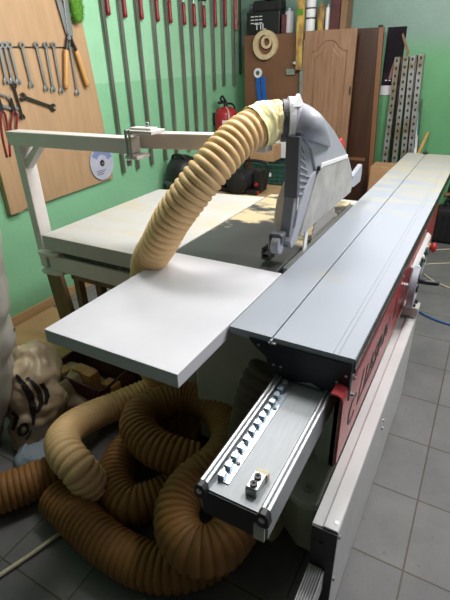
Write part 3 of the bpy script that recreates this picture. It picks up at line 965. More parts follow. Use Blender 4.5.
for i, ((a, b_, zb), lab) in enumerate(zip(bars, labs)):
    ya, yb = onX(a[0], a[1], XB).y, onX(b_[0], b_[1], XB).y
    y = (ya + yb) / 2
    root = empty('bar_clamp', (XL, y, zb))
    tag(root, lab, 'clamp', 'bar clamps hanging on the left wall')
    x0 = XL + .012
    mb = MB()
    mb.prism([(x0, y - .012), (x0 + .008, y - .012), (x0 + .008, y - .005), (x0 + .016, y - .005), (x0 + .016, y - .012), (x0 + .024, y - .012), (x0 + .024, y + .012), (x0 + .016, y + .012), (x0 + .016, y + .005),
              (x0 + .008, y + .005), (x0 + .008, y + .012), (x0, y + .012)], 'Z', zb, 2.22)
    mb.build('bar', M['clamp_steel'], root)
    dz = .05 * math.sin(i * 2.4)
    ztop = 2.03 + (.10 if i > 7 else 0.0)
    MB().box(x0 + .002, x0 + .022, y - .016, y + .10, 2.19, 2.22, .003).build('fixed_jaw', M['red_handle'], root)
    zj = ztop + .035
    MB().box(x0 - .002, x0 + .026, y - .018, y + .085, zj, zj + .035, .004).build('sliding_jaw', M['darksteel'], root)
    yh = y + .052
    MB().cyl((x0 + .012, yh, zj - .03), (x0 + .012, yh, zj + .12), .006, n=10).build('screw_spindle', M['steel'], root)
    hm = M['red_worn'] if i == 10 else M['red_handle']
    zl = {8: 1.87, 9: 1.88, 10: 1.855}.get(i, 1.885 - .004 * i)
    MB().lathe([(.007, 0), (.017, .008), (.0175, .03), (.015, .09), (.017, zj - .03 - zl - .02), (.010, zj - .03 - zl)], (x0 + .016, yh, zl), (0, 0, 1), 14).build('handle', hm, root)
# grey rail at the corner
tag(MB().box(XL + .004, XL + .024, 4.945, 4.975, 1.44, 2.4, .003).build('steel_strip', M['darksteel']), 'grey steel strip hanging in the corner beside the last short clamp', 'steel strip')

# fire extinguisher
E0 = onX(226, 119, -2.46)
ey_, ez_ = E0.y, E0.z
root = empty('fire_extinguisher', (-2.46, ey_, ez_ - .25))
tag(root, 'small red fire extinguisher with black valve hanging on the green wall behind the hose', 'fire extinguisher')
MB().lathe([(.08, 0), (.112, .012), (.115, .03), (.115, .32), (.10, .36), (.055, .385), (.025, .39)], (-2.46, ey_, ez_ - .27), (0, 0, 1), 32).build('cylinder', M['ext_red'], root)
MB().cyl((-2.46, ey_, ez_ + .105), (-2.46, ey_, ez_ + .16), .022, n=18).box(-2.5, -2.46, ey_ - .10, ey_ + .03, ez_ + .15, ez_ + .175, .006).build('valve', M['darksteel'], root)
MB().tube([(-2.46, ey_, ez_ + .17), (-2.46, ey_ - .06, ez_ + .22), (-2.46, ey_ - .10, ez_ + .20), (-2.47, ey_ - .05, ez_ + .17)], .011, 10).build('lever', M['black'], root)
MB().tube([(-2.46, ey_ + .02, ez_ + .15), (-2.42, ey_ + .10, ez_ + .12), (-2.40, ey_ + .115, ez_ - .05), (-2.41, ey_ + .06, ez_ - .18)], .010, 10).build('hose', M['black'], root)
MB().tube([(-2.45, ey_ - .02, ez_ + .12), (-2.38, ey_ - .09, ez_ + .08), (-2.36, ey_ - .11, ez_ - .05), (-2.37, ey_ - .06, ez_ - .2)], .006, 8).build('cord', M['cable_cream'], root)
mb = MB()
lb = []
for k in range(7):
    a = math.radians(-80 + k * 12)
    lb.append((-2.46 + .1165 * math.cos(a), ey_ + .1165 * math.sin(a)))
for k in range(7):
    a = math.radians(-80 + (6 - k) * 12)
    lb.append((-2.46 + .1145 * math.cos(a), ey_ + .1145 * math.sin(a)))
mb.prism(lb, 'Z', ez_ - .12, ez_ + .0)
mb.build('paper_label', M['label_w'], root)
MB().box(XL + .001, -2.57, ey_ - .04, ey_ + .04, ez_ - .06, ez_ + .06).build('wall_bracket', M['darksteel'], root)

# ------------------------------------------------------------------ low workbench behind the saw
bench = empty('workbench', (-1.9, 4.0, 0))
tag(bench, 'low pale wooden workbench behind the white table, carrying crate and motors', 'workbench')
MB().box(-2.52, -1.30, 3.20, 4.55, .45, .50, .004).build('bench_top', M['mdf'], bench)
for xx in (-2.5, -1.38):
    for yy in (3.22, 4.47):
        MB().box(xx, xx + .06, yy, yy + .06, 0, .45).build('leg', M['raw_wood'], bench)
# green crate with cardboard box, white box behind
A = onY(262, 186, 4.15)
def crate(x0, x1, y0, y1, z0, z1):
    root = empty('plastic_crate', ((x0 + x1) / 2, (y0 + y1) / 2, z0))
    mb = MB()
    mb.box(x0, x1, y0, y1, z0, z0 + .01)
    t = .012
    for k in range(5):
        za = z0 + (z1 - z0) * k / 5
        zb_ = za + (z1 - z0) / 5 * .72
        mb.box(x0, x1, y0, y0 + t, za, zb_).box(x0, x1, y1 - t, y1, za, zb_).box(x0, x0 + t, y0, y1, za, zb_).box(x1 - t, x1, y0, y1, za, zb_)
    for k in range(7):
        xx = x0 + (x1 - x0 - .02) * k / 6
        mb.box(xx, xx + .02, y0 - .002, y0 + t, z0, z1)
    mb.build('slatted_body', M['crate_green'], root)
    MB().box(x0 - .008, x1 + .008, y0 - .008, y0 + t, z1 - .025, z1, .003).box(x0 - .008, x1 + .008, y1 - t, y1 + .008, z1 - .025, z1, .003).box(x0 - .008, x0 + t, y0, y1, z1 - .025, z1, .003).box(x1 - t, x1 + .008, y0, y1, z1 - .025, z1, .003).build('rim', M['crate_green'], root)
    return root


cr = crate(-1.98, -1.62, 4.02, 4.32, .502, .70)
tag(cr, 'dark green slatted plastic crate on the workbench beside the grey guard', 'crate')
MB().box(-1.80, -1.77, 4.008, 4.0125, .58, .615).build('paper_label', M['label_w'], cr)
tag(MB().box(-2.03, -1.78, 4.08, 4.26, .705, .85, .003).build('cardboard_box', M['cardboard']), 'small brown cardboard box standing on the green crate', 'box')
tag(MB().box(-2.04, -1.66, 4.36, 4.56, .502, 1.02, .004).build('white_box', M['white']), 'tall white box behind the green crate and the taped hose end', 'box')

# motor with black frame
root = empty('electric_motor', (-1.86, 3.62, .5))
tag(root, 'black round electric motor with tube handle beside the green crate', 'motor')
A = onY(241, 181, 3.62)
MB().cyl((A.x - .02, 3.54, A.z), (A.x + .02, 3.78, A.z), .105, n=32, bev=.012).build('motor_body', M['black'], root, True)
MB().cyl((A.x - .022, 3.525, A.z), (A.x - .02, 3.542, A.z), .09, n=32, bev=.004).build('fan_cover', M['black_matte'], root, True)
MB().box(A.x - .24, A.x + .16, 3.60, 3.80, .502, .545, .006).build('base', M['black'], root)
MB().tube([(A.x + .02, 3.66, .54), (A.x + .02, 3.66, A.z + .15), (A.x + .06, 3.66, A.z + .18), (A.x + .22, 3.66, A.z + .17), (A.x + .25, 3.66, A.z + .12), (A.x + .22, 3.66, .55)], .013, 10).build('tube_handle', M['black'], root)
MB().box(A.x + .11, A.x + .19, 3.64, 3.74, .545, A.z + .1, .008).build('switch_box', M['black'], root)
MB().cyl((A.x + .15, 3.62, A.z - .10), (A.x + .15, 3.642, A.z - .10), .022, n=16).cyl((A.x + .15, 3.62, A.z - .02), (A.x + .15, 3.642, A.z - .02), .014, n=16).build('red_button', M['red'], root)
MB().tube([(A.x - .16, 3.62, .56), (A.x - .20, 3.62, A.z - .03), (A.x - .16, 3.62, A.z + .05), (A.x - .1, 3.64, A.z)], .03, 12).build('elbow_pipe', M['black_matte'], root)

# dark dome machine on the bench behind the arm
A = onY(181, 178, 3.4)
root = empty('vacuum_cleaner', (A.x, 3.4, .5))
tag(root, 'glossy black domed shop vacuum behind the white arm, left of the hose', 'vacuum cleaner')
MB().lathe([(.16, 0), (.175, .03), (.175, A.z - .55), (.17, A.z - .48), (.15, A.z - .40), (.11, A.z - .34), (.05, A.z - .31), (.005, A.z - .305)], (A.x, 3.45, .502), (0, 0, 1), 36).build('dome', M['black'], root)
MB().ring((A.x, 3.45, A.z - .03), (0, 0, 1), .168, .185, .03, 40).build('rim_band', M['guard_dark'], root)
MB().tube([(A.x - .08, 3.40, A.z + .14), (A.x - .05, 3.38, A.z + .20), (A.x + .05, 3.38, A.z + .20), (A.x + .08, 3.40, A.z + .14)], .012, 10).build('carry_handle', M['black_matte'], root)

# ------------------------------------------------------------------ back wall: cupboard and its load
cup = empty('cupboard', (-2.05, 4.85, 0))
tag(cup, 'brown hardboard cupboard in the corner with rolls of tape hanging on its front', 'cupboard')
MB().box(-2.40, -1.66, 4.74, 4.99, .02, 1.775, .003).build('carcass', M['hardboard'], cup)
MB().box(-2.41, -1.65, 4.715, 4.738, .02, 1.795, .002).build('front_panel', M['hardboard'], cup)
fy = 4.712
ztop = 1.797


def up(px, py, y=fy):
    return onY(px, py, y)


# black case with white print, black tool on it
A, B = up(246, 37), up(279, 10)
case = MB().box(A.x, B.x, 4.73, 4.97, ztop, B.z, .006).build('black_case', M['black'])
tag(case, 'black tool case with white lettering standing on the cupboard', 'tool case')
e1, e2, e3 = Vector((1, 0, 0)), Vector((0, 0, 1)), Vector((0, -1, 0))
mb = MB()
for k in range(3):
    q = up(250, 17 + k * 3.3)
    for j in range(3):
        mb.box(q.x + j * .045, q.x + j * .045 + .036, 4.7285, 4.7299, q.z - .004, q.z + .004)
mb.build('lettering', M['label_w'], case)
q = up(253.5, 30)
text_mesh('lettering', 'TIL', .075, frame(Vector((q.x, 4.7297, q.z)), e1, e2, e3), M['label_w'], case, sx=1.3)
A = up(265, 5)
tool = empty('power_tool', (A.x, 4.82, B.z))
tag(tool, 'black power tool lying on the black case', 'power tool')
MB().box(A.x - .17, A.x + .14, 4.78, 4.92, B.z + .003, B.z + .10, .02).build('tool_body', M['black_matte'], tool)
MB().cyl((A.x - .02, 4.80, B.z + .13), (A.x + .12, 4.80, B.z + .14), .05, n=20, bev=.01).build('motor_housing', M['black'], tool, True)
MB().cyl((A.x - .22, 4.83, B.z + .05), (A.x - .17, 4.83, B.z + .05), .03, n=16).build('collar', M['guard_dark'], tool)
# dark box next to it
A, B = up(271, 37), up(285, 12)
tag(MB().box(onY(280, 37, fy).x, up(285, 12).x, 4.735, 4.95, ztop, up(285, 14).z, .004).build('dark_box', M['purple']), 'narrow dark box on the cupboard between black case and white bottle', 'box')


def bottle(px0, px1, top, mname, label, y=4.80, cap='black', name='bottle', group=None):
    a, b_ = onY(px0, 30, y), onY(px1, 30, y)
    cx_, r = (a.x + b_.x) / 2, (b_.x - a.x) / 2 * .93
    zt = onY((px0 + px1) / 2, top, y).z
    h = zt - ztop
    root = empty(name, (cx_, y, ztop))
    tag(root, label, name, group)
    MB().lathe([(r * .9, 0), (r, .008), (r, h * .78), (r * .85, h * .86), (r * .42, h * .90), (r * .40, h * .93)], (cx_, y, ztop), (0, 0, 1), 22).build('body', M[mname], root)
    MB().cyl((cx_, y, ztop + h * .92), (cx_, y, ztop + h), r * .5, n=16, bev=.003).build('cap', M[cap], root, True)
    return root


bottle(284.5, 293.5, 8, 'poster_white', 'white bottle on the cupboard beside the yellowed timber pole', cap='zinc')


def can_stack(px0, px1, tops, mats, labels, y=4.82):
    z = ztop
    for tp, mm, lab in zip(tops, mats, labels):
        a, b_ = onY(px0, 20, y), onY(px1, 20, y)
        cx_, r = (a.x + b_.x) / 2, (b_.x - a.x) / 2 * .95
        zt = onY((px0 + px1) / 2, tp, y).z
        root = empty('tin_can', (cx_, y, z))
        tag(root, lab, 'can', 'cans stacked on the cupboard')
        MB().cyl((cx_, y, z + .002), (cx_, y, zt - .004), r, n=26, bev=.003).build('can_body', M[mm], root, True)
        MB().ring((cx_, y, zt - .006), (0, 0, 1), r * .8, r * 1.03, .008, 26).build('can_rim', M['darksteel'], root)
        z = zt


can_stack(305.5, 315.5, (18, 8, -3), ('white', 'white', 'white'), ('white can lowest of the stack right of the timber pole', 'white can in the middle of the stack right of the timber pole', 'white can topmost of the stack right of the timber pole'))
bottle(316.5, 324, 3, 'yellow_old', 'yellowish bottle between the white cans and the thin white tube', cap='yellow_old')
bottle(324.5, 329.5, 4, 'white', 'thin white tube bottle on the cupboard, right of the yellowish bottle', cap='zinc')
# shelf box at the right end
A, B = onY(330, 30, 4.80), onY(347, 0, 4.80)
tag(MB().box(A.x, A.x + .09, 4.76, 4.95, ztop, 2.15, .004).build('dark_box', M['purple']), 'dark reddish carton standing right of the thin white tube', 'box')
tag(MB().box(A.x + .095, A.x + .155, 4.78, 4.95, ztop, 2.13, .004).build('grey_box', M['raw_wood']), 'grey brown carton at the right end of the cupboard top', 'box')
# extra top board carries those (over the oak door)
MB().box(-1.66, -1.38, 4.745, 4.99, 1.775, 1.796, .002).build('top_board', M['hardboard'], cup)
MB().box(-1.42, -1.39, 4.76, 4.99, .02, 1.775, .002).build('side_panel', M['hardboard'], cup)

# tape rolls hanging on the cupboard front
A = up(265.5, 45, 4.69)
big = MB().ring(A, (0, 1, 0), .086, .130, .045, 44).build('tape_roll', M['tape_roll'])
tag(big, 'large cream roll of edging tape hanging on the brown cupboard', 'tape roll')
MB().ring(A + Vector((.015, 0, .025)), (0, 1, 0), .034, .058, .03, 30).build('inner_roll', M['tape_roll'], big)
MB().cyl(A + Vector((.01, -.03, .081)), A + Vector((.01, .03, .081)), .005, n=10).build('nail', M['steel'], big)
# blue tool with round white dial
A = up(258, 73, 4.70)
bt_ = empty('measuring_tool', A)
tag(bt_, 'blue two legged gauge with a round white dial hanging below the tape roll', 'gauge')
MB().ring(A, (0, 1, 0), .022, .045, .02, 30).build('dial_ring', M['white'], bt_)
MB().cyl(A + Vector((0, -.006, 0)), A + Vector((0, .012, 0)), .024, n=24).build('dial_face', M['guard_dark'], bt_)
for s in (0, 1):
    x0 = A.x - .025 + s * .058
    MB().prism([(x0, A.z - .035), (x0 + .045, A.z - .035), (x0 + .075, A.z - .34), (x0 + .030, A.z - .34)], 'Y', 4.692, 4.709, .003).build('blue_leg', M['blue'], bt_)
# yellowed timber pole leaning on the cupboard, grey steel strip
A, B = onY(301.5, -3, 4.66), onY(299, 70, 4.66)
pole = MB().prism([(A.x - .035, 2.10), (A.x + .035, 2.10), (B.x + .03, B.z), (B.x - .03, B.z)], 'Y', 4.64, 4.68, .003).build('timber_pole', M['yellow_old'])
tag(pole, 'yellowed timber batten standing against the cupboard between bottle and cans', 'batten')
MB().box(A.x - .03, A.x + .03, 4.636, 4.639, 1.93, 1.98).build('green_label', M['green_brush'], pole)
A, B = onY(302, 40, 4.69), onY(304, 99, 4.69)
st = MB().prism([(A.x - .015, A.z), (A.x + .03, A.z), (A.x + .065, B.z), (A.x + .005, B.z)], 'Y', 4.675, 4.71, .003).build('steel_bracket', M['zinc'])
tag(st, 'grey steel bracket fixed on the cupboard below the timber batten', 'bracket')
q = onY(292, 71, 4.70)
MB().box(q.x - .06, q.x + .03, 4.69, 4.709, q.z - .035, q.z + .02, .003).build('bracket_arm', M['steel'], st)
MB().sphere(onY(297, 63, 4.68), .03, 2, (1.6, .6, .6)).build('foam_blob', M['white'], st)

# oak wardrobe door leaning
A, B = onY(305, 33, 4.66), onY(358, 27, 4.66)
dx0, dx1, dzt = A.x + .005, B.x, 1.80
door = empty('wardrobe_door', ((dx0 + dx1) / 2, 4.67, 0))
tag(door, 'oak wardrobe door with an arched raised panel leaning in front of the cupboard', 'door')
w = dx1 - dx0
mb = MB()
mb.box(dx0, dx1, 4.65, 4.668, .05, dzt, .003)
mb.box(dx0, dx0 + .075, 4.640, 4.652, .05, dzt, .003).box(dx1 - .075, dx1, 4.640, 4.652, .05, dzt, .003).box(dx0 + .07, dx1 - .07, 4.640, 4.652, .05, .16, .003)
arch = [(dx0 + .07, dzt), (dx1 - .07, dzt), (dx1 - .07, dzt - .17)]
for k in range(0, 13):
    t = k / 12
    xx = dx1 - .075 - (w - .15) * t
    s_ = 1 - abs(2 * t - 1)
    arch.append((xx, dzt - .17 + .085 * (0.5 - 0.5 * math.cos(PI * min(1, max(0, (s_ - .15) / .7))))))
arch.append((dx0 + .07, dzt - .17))
mb.prism(arch, 'Y', 4.640, 4.652, .002)
mb.build('door_frame', M['oak'], door)
pan = [(dx0 + .11, .20), (dx1 - .11, .20), (dx1 - .11, dzt - .22)]
for k in range(0, 13):
    t = k / 12
    xx = dx1 - .115 - (w - .23) * t
    s_ = 1 - abs(2 * t - 1)
    pan.append((xx, dzt - .215 + .085 * (0.5 - 0.5 * math.cos(PI * min(1, max(0, (s_ - .15) / .7))))))
MB().prism(pan, 'Y', 4.634, 4.652, .008, 2).build('raised_panel', M['oak'], door)
MB().box(dx1 - .018, dx1 - .006, 4.628, 4.641, 1.26, 1.33, .003).build('hinge', M['darksteel'], door)

# dark brown door
A, B = onY(353, 29, 4.80), onY(384, 27, 4.80)
A2, B2 = onY(343, 185, 4.80), onY(371.5, 185, 4.80)
dd = empty('dark_door', (A.x, 4.85, 0))
tag(dd, 'dark brown door leaning behind the oak door, next to the poster', 'door')
s = (B2.x - B.x) / (B2.z - B.z)
zt = B.z
bx = B.x - s * zt
MB().prism([(A.x - .03, zt), (B.x - .045, zt), (bx - .045, 0.02), (bx - .35, .02)], 'Y', 4.80, 4.835, .003).build('door_leaf', M['walnut'], dd)
MB().prism([(B.x - .044, zt), (B.x, zt), (bx, .02), (bx - .044, .02)], 'Y', 4.79, 4.836, .003).build('edge_strip', M['edge_brown'], dd)
q = onY(364, 160, 4.80)
MB().box(q.x - .2, q.x + .01, 4.794, 4.801, q.z - .01, q.z + .02, .002).build('cross_strip', M['edge_brown'], dd)
MB().cyl((B.x - .03, 4.81, zt), (B.x - .03, 4.81, zt + .018), .02, n=14, bev=.004).build('top_pin', M['black'], dd)

# poster
A, B = onY(376, 28, 4.995), onY(398, 95, 4.995)
x0, x1, z1, z0 = B.x - .17, onY(404, 50, 4.995).x, A.z + .0, onY(380, 95, 4.995).z
po = MB().box(x0, x1, 4.992, 4.9985, z0, z1).build('poster', M['poster'])
tag(po, 'dark poster with a white bottom strip on the green back wall', 'poster')
MB().box(x0, x1, 4.990, 4.9918, z0, z0 + .085).build('white_strip', M['poster_white'], po)
mb = MB()
for k in range(6):
    mb.box(x0 + .03 + k * .035, x0 + .05 + k * .035, 4.990, 4.9918, z0 + .125, z0 + .135)
mb.build('caption', M['poster_white'], po)
MB().prism([(x0 + .06, z0 + .14), (x0 + .15, z0 + .16), (x0 + .16, z0 + .27), (x0 + .10, z0 + .33), (x0 + .08, z0 + .26)], 'Y', 4.990, 4.9918).build('pale_figure', M['poster_pink'], po)
MB().prism([(x0 + .20, z1 - .28), (x0 + .215, z1 - .20), (x0 + .14, z1 - .05), (x0 + .13, z1 - .07), (x0 + .19, z1 - .2)], 'Y', 4.990, 4.9918).build('tan_streak', M['raw_wood'], po)

# perforated steel profiles
prof = [((397.5, 57), (384.5, 163)), ((406, 56), (394, 163)), ((413, 55.5), (402.5, 163)), ((421.5, 54), (409.5, 160))]
pl = ['leftmost of the four perforated steel rails leaning on the green wall', 'second perforated steel rail from the left leaning on the wall', 'third perforated steel rail from the left leaning on the wall', 'rightmost of the four perforated steel rails leaning on the green wall']
for (a, b_), lab in zip(prof, pl):
    A, B = onY(a[0], a[1], 4.955), onY(b_[0], b_[1], 4.86)
    d = (B - A)
    L = A.z / (-d.normalized().z) - .02
    root = empty('perforated_rail', A + d.normalized() * L)
    tag(root, lab, 'steel rail', 'perforated steel rails leaning on the back wall')
    ez = -d.normalized()
    ey = (Vector((0, 1, 0)) - ez * ez.y).normalized()
    exx = ey.cross(ez)
    mt = frame(A, exx, ey, ez)
    mb = MB()
    W = .024
    # U-profile front with real holes: two side strips and bridges between holes
    b = bmesh.new()
    n = int(L / .062)
    h = .009
    m2 = MB()
    m2.box(-W, -h, -.003, .0, -L, 0).box(h, W, -.003, 0, -L, 0)
    for k in range(n + 1):
        za = -L + k * L / n
        m2.box(-h, h, -.003, 0, max(za - L / n * .5 + .012, -L), min(za + L / n * .5 - .012, 0))
    m2.box(-W, -W + .003, 0, .028, -L, 0).box(W - .003, W, 0, .028, -L, 0)
    b.free()
    o = m2.build('channel', M['rust'], root)
    o.data.transform(mt)
    m2 = MB().box(-W + .003, W - .003, .022, .026, -L, 0)
    o = m2.build('back_strip', M['black'], root)
    o.data.transform(mt)

# dark bars between the profiles
for a, b_, lab in (((402, 57), (391, 163), 'dark steel bar between the first two perforated rails'), ((416.5, 55), (407, 160), 'dark steel bar left of the rightmost perforated rail')):
    A, B = onY(a[0], a[1], 4.985), onY(b_[0], b_[1], 4.93)
    d = (B - A).normalized()
    L = A.z / (-d.z) - .02
    tag(MB().cyl(A, A + d * L, .014, n=10).build('steel_bar', M['darksteel']), lab, 'steel bar', 'dark bars among the perforated rails')
# small sticks
def stick(name, a, b_, r, m, lab, cat, y0=4.97, y1=4.88, z_end=None):
    A, B = onY(a[0], a[1], y0), onY(b_[0], b_[1], y1)
    d = (B - A).normalized()
    L = A.z / (-d.z) - .01
    tag(MB().cyl(A, A + d * L, r, n=10).build(name, m), lab, cat)


stick('rod_and_shadow_line', (418, 112), (415, 150), .008, M['zinc'], 'thin grey metal rod right of the perforated rails', 'rod')
stick('rod_and_shadow_line', (422, 99), (417.5, 150), .0045, M['darksteel'], 'thin shadow line beside the grey rod, built as a dark rod', 'rod')  # shadow line on the wall, modelled as a thin dark rod
stick('white_tube', (416.8, 136), (415, 153), .015, M['white'], 'white plastic tube among the rods by the wall', 'tube', 4.95, 4.87)
stick('white_tube', (411.5, 144), (410.5, 153), .012, M['zinc'], 'short pale tube just right of the perforated rails', 'tube', 4.95, 4.88)
stick('wooden_stick', (428, 132.5), (419, 152), .014, M['wood'], 'light wooden stick leaning on the green wall above the carriage end', 'stick', 4.975, 4.80)
# cardboard box low
A = onY(373, 164, 4.55)
tag(MB().box(A.x, A.x + .20, 4.45, 4.68, .002, A.z, .004).build('cardboard_box', M['cardboard']), 'tall cardboard box standing below the perforated rails behind the carriage', 'box')

# ------------------------------------------------------------------ dark equipment at the right edge
A = onZ(440, 243, 0)
case2 = empty('tool_bag', (A.x, A.y, 0))
tag(case2, 'black ribbed tool case on the floor right of the saw, next to the red can', 'tool case')
MB().box(A.x - .10, A.x + .18, A.y - .02, A.y + .17, .004, .33, .03, 3).build('bag_body', M['black_matte'], case2)
mb = MB()
for k in range(5):
    mb.box(A.x - .075 + k * .052, A.x - .05 + k * .052, A.y - .028, A.y - .018, .03, .28, .003)
mb.build('ribs', M['black'], case2)
MB().tube([(A.x - .03, A.y + .08, .32), (A.x - .01, A.y + .08, .39), (A.x + .10, A.y + .08, .39), (A.x + .12, A.y + .08, .32)], .014, 10).build('grip', M['black'], case2)
can = empty('red_can', (A.x + .24, A.y - .04, 0))
tag(can, 'small red can on the floor at the right picture edge', 'can')
MB().cyl((A.x + .24, A.y - .04, .003), (A.x + .24, A.y - .04, .16), .055, n=24, bev=.006).build('can_body', M['red'], can, True)
MB().cyl((A.x + .24, A.y - .04, .16), (A.x + .24, A.y - .04, .19), .022, n=16).build('cap', M['black'], can)
B_ = onZ(445, 205, .25)
tyre = empty('rubber_tyre', (A.x + .2, A.y + .30, 0))
tag(tyre, 'black rubber tyre lying behind the black tool case', 'tyre')
cx_, cy_ = A.x + .2, A.y + .30
for zc, nm in ((.42, 'tyre_tread'),):
    mb = MB()
    P = [Vector((cx_ + .17 * math.cos(2 * PI * k / 40), cy_ + .02 + .0 * k, zc + .17 * math.sin(2 * PI * k / 40))) for k in range(41)]
    mb.sweep(P, [.075] * 41, 14, cap=False)
    mb.build(nm, M['black_matte'], tyre)
MB().cyl((cx_, cy_ - .01, .42), (cx_, cy_ + .03, .42), .11, n=28, bev=.01).build('rim', M['guard_dark'], tyre, True)
MB().box(cx_ - .10, cx_ + .10, cy_ - .06, cy_ + .06, .0, .19).build('stand', M['black'], tyre)
br_ = MB().tube([(A.x - .06, A.y + .20, .40), (A.x + .04, A.y + .20, .415), (A.x + .2, A.y + .20, .41)], .02, 10).build('copper_pipe', M['edge_brown'], tyre)

# ------------------------------------------------------------------ cables on the floor
def cable(pts, r, m, lab):
    tag(MB().tube([onZ(a, b_, r + .001) for a, b_ in pts], r, 8, 8).build('power_cable', M[m]), lab, 'cable')


cable([(432, 250.5), (440, 249.5), (452, 249), (470, 247)], .005, 'cable_cream', 'cream cable on the tiles level with the red emergency stop')
cable([(424, 264.5), (435, 263.5), (452, 263), (470, 262)], .005, 'cable_cream', 'cream cable on the tiles between emergency stop and handwheel')
cable([(424, 274), (432, 280), (440, 284), (452, 289), (468, 295)], .006, 'cable_cream', 'cream cable curving on the tiles beside the black crank handle')
cable([(415, 309), (425, 315), (436, 320), (452, 325), (470, 328)], .007, 'cable_blue', 'blue cable lying on the floor tiles right of the handwheel')
tag(MB().tube([onZ(-12, 584, .012), onZ(0, 575, .012), onZ(33, 553, .012), onZ(66, 529, .012)], .008, 8, 6).build('thin_stick', M['stick']), 'thin pale stick lying on the dark floor at bottom left', 'stick')

# ------------------------------------------------------------------ left foreground bags
def crumple(mb, amp, freq, seed=0):
    off = Vector((seed * 3.1, seed * 1.7, seed * .9))
    mb.bm.verts.ensure_lookup_table()
    mb.bm.normal_update()
    for v in mb.bm.verts:
        p = v.co * freq + off
        d = (abs(noise.noise(p)) - .25) * 2 + .6 * (abs(noise.noise(p * 2.3 + Vector((5, 2, 1)))) - .25)
        v.co += v.normal * d * amp


def sack_form(c, rx, ry, h, seg=64, rings=50, lean=(0, 0), rot=0.0, prof=None):
    mb = MB()
    b = mb.bm
    R = []
    for i in range(rings + 1):
        t = i / rings
        f = prof(t)
        ring_ = []
        for k in range(seg):
            a = 2 * PI * k / seg
            x = rx * f * math.copysign(abs(math.cos(a)) ** .8, math.cos(a))
            y = ry * f * math.copysign(abs(math.sin(a)) ** .8, math.sin(a))
            xr = x * math.cos(rot) - y * math.sin(rot)
            yr = x * math.sin(rot) + y * math.cos(rot)
            ring_.append(b.verts.new((c[0] + xr + lean[0] * t, c[1] + yr + lean[1] * t, c[2] + h * t)))
        R.append(ring_)
    for i in range(rings):
        for k in range(seg):
            f_ = b.faces.new((R[i][k], R[i][(k + 1) % seg], R[i + 1][(k + 1) % seg], R[i + 1][k]))
            f_.smooth = True
    b.faces.new(R[0][::-1])
    b.faces.new(R[-1])
    bmesh.ops.recalc_face_normals(b, faces=b.faces[:])
    return mb


def prof_bag(t):
    return min(1, .68 + t * .9) * (1 if t < .75 else max(.12, 1 - ((t - .75) / .25) ** 1.6 * .85))


mb = sack_form((-1.90, .735, .002), .27, .20, 1.38, lean=(.24, .10), rot=.15, prof=prof_bag)
crumple(mb, .020, 4.5, 1)
crumple(mb, .008, 14, 3)
for v in mb.bm.verts:
    v.co.z = max(v.co.z, .001)
film = mb.build('plastic_bag', M['film'])
tag(film, 'tall grey white plastic dust bag standing at the left picture edge', 'bag')

# printed sack
def prof_sack(t):
    return (.9 + .1 * math.sin(PI * t)) * (1 if t < .7 else max(.25, 1 - ((t - .7) / .3) ** 1.5 * .7))


mb = sack_form((-1.625, .955, .002), .14, .13, .43, lean=(-.07, .10), rot=-.5, prof=prof_sack)
crumple(mb, .030, 6.5, 4)
crumple(mb, .009, 17, 8)
for v in mb.bm.verts:
    v.co.z = max(v.co.z, .001)
sack = mb.build('printed_sack', M['sack'])
tag(sack, 'crumpled cream plastic sack with black curved stripes and printed letters, leaning by the hoses', 'sack')


def project_on(obj, pts, off=.004):
    """drop picture-side points on the surface of obj; returns world points lying on the cloth"""
    dg = bpy.context.evaluated_depsgraph_get()
    out = []
    for a, b_ in pts:
        r = ray(a, b_).normalized()
        ok, loc, nor, idx = obj.ray_cast(CAM, r)
        out.append((loc + nor * off) if ok else None)
    return out


def decal(name, poly_rows, obj, m, parent, rows=10):
    """poly_rows: two picture-space polylines (left and right edge) with equal counts"""
    mb = MB()
    A, B = poly_rows
    n = len(A)
    cols = 5
    grid = []
    sub = 4
    L1, L2 = [], []
    for i in range(n - 1):
        for k in range(sub):
            t = k / sub
            L1.append((A[i][0] + (A[i + 1][0] - A[i][0]) * t, A[i][1] + (A[i + 1][1] - A[i][1]) * t))
            L2.append((B[i][0] + (B[i + 1][0] - B[i][0]) * t, B[i][1] + (B[i + 1][1] - B[i][1]) * t))
    L1.append(A[-1])
    L2.append(B[-1])
    for p_, q_ in zip(L1, L2):
        row = project_on(obj, [(p_[0] + (q_[0] - p_[0]) * j / (cols - 1), p_[1] + (q_[1] - p_[1]) * j / (cols - 1)) for j in range(cols)])
        grid.append([mb.bm.verts.new(v) if v is not None else None for v in row])
    for i in range(len(grid) - 1):
        for j in range(cols - 1):
            vs = (grid[i][j], grid[i][j + 1], grid[i + 1][j + 1], grid[i + 1][j])
            if all(v is not None for v in vs):
                mb.bm.faces.new(vs)
    if not mb.bm.faces:
        mb.bm.free()
        return
    return mb.build(name, m, parent)


bpy.context.view_layer.update()
decal('black_clip', ([(13, 320), (13, 331)], [(15.5, 320), (15.5, 331)]), film, M['black'], film)
decal('printed_stripe', ([(15, 376), (20, 384), (26, 394), (30, 407), (32.5, 425)], [(17, 374), (26, 383), (33, 393), (36.5, 406), (35, 425)]), sack, M['black'], sack)
decal('printed_stripe', ([(26, 379), (32, 385), (37, 394), (39, 403), (35, 413)], [(29, 377), (37, 384), (42.5, 393), (44, 404), (38, 413)]), sack, M['black'], sack)
decal('printed_stripe', ([(39, 384), (43, 390), (45, 397), (44, 405)], [(43, 382.5), (48, 389), (50, 396), (46.5, 405)]), sack, M['black'], sack)
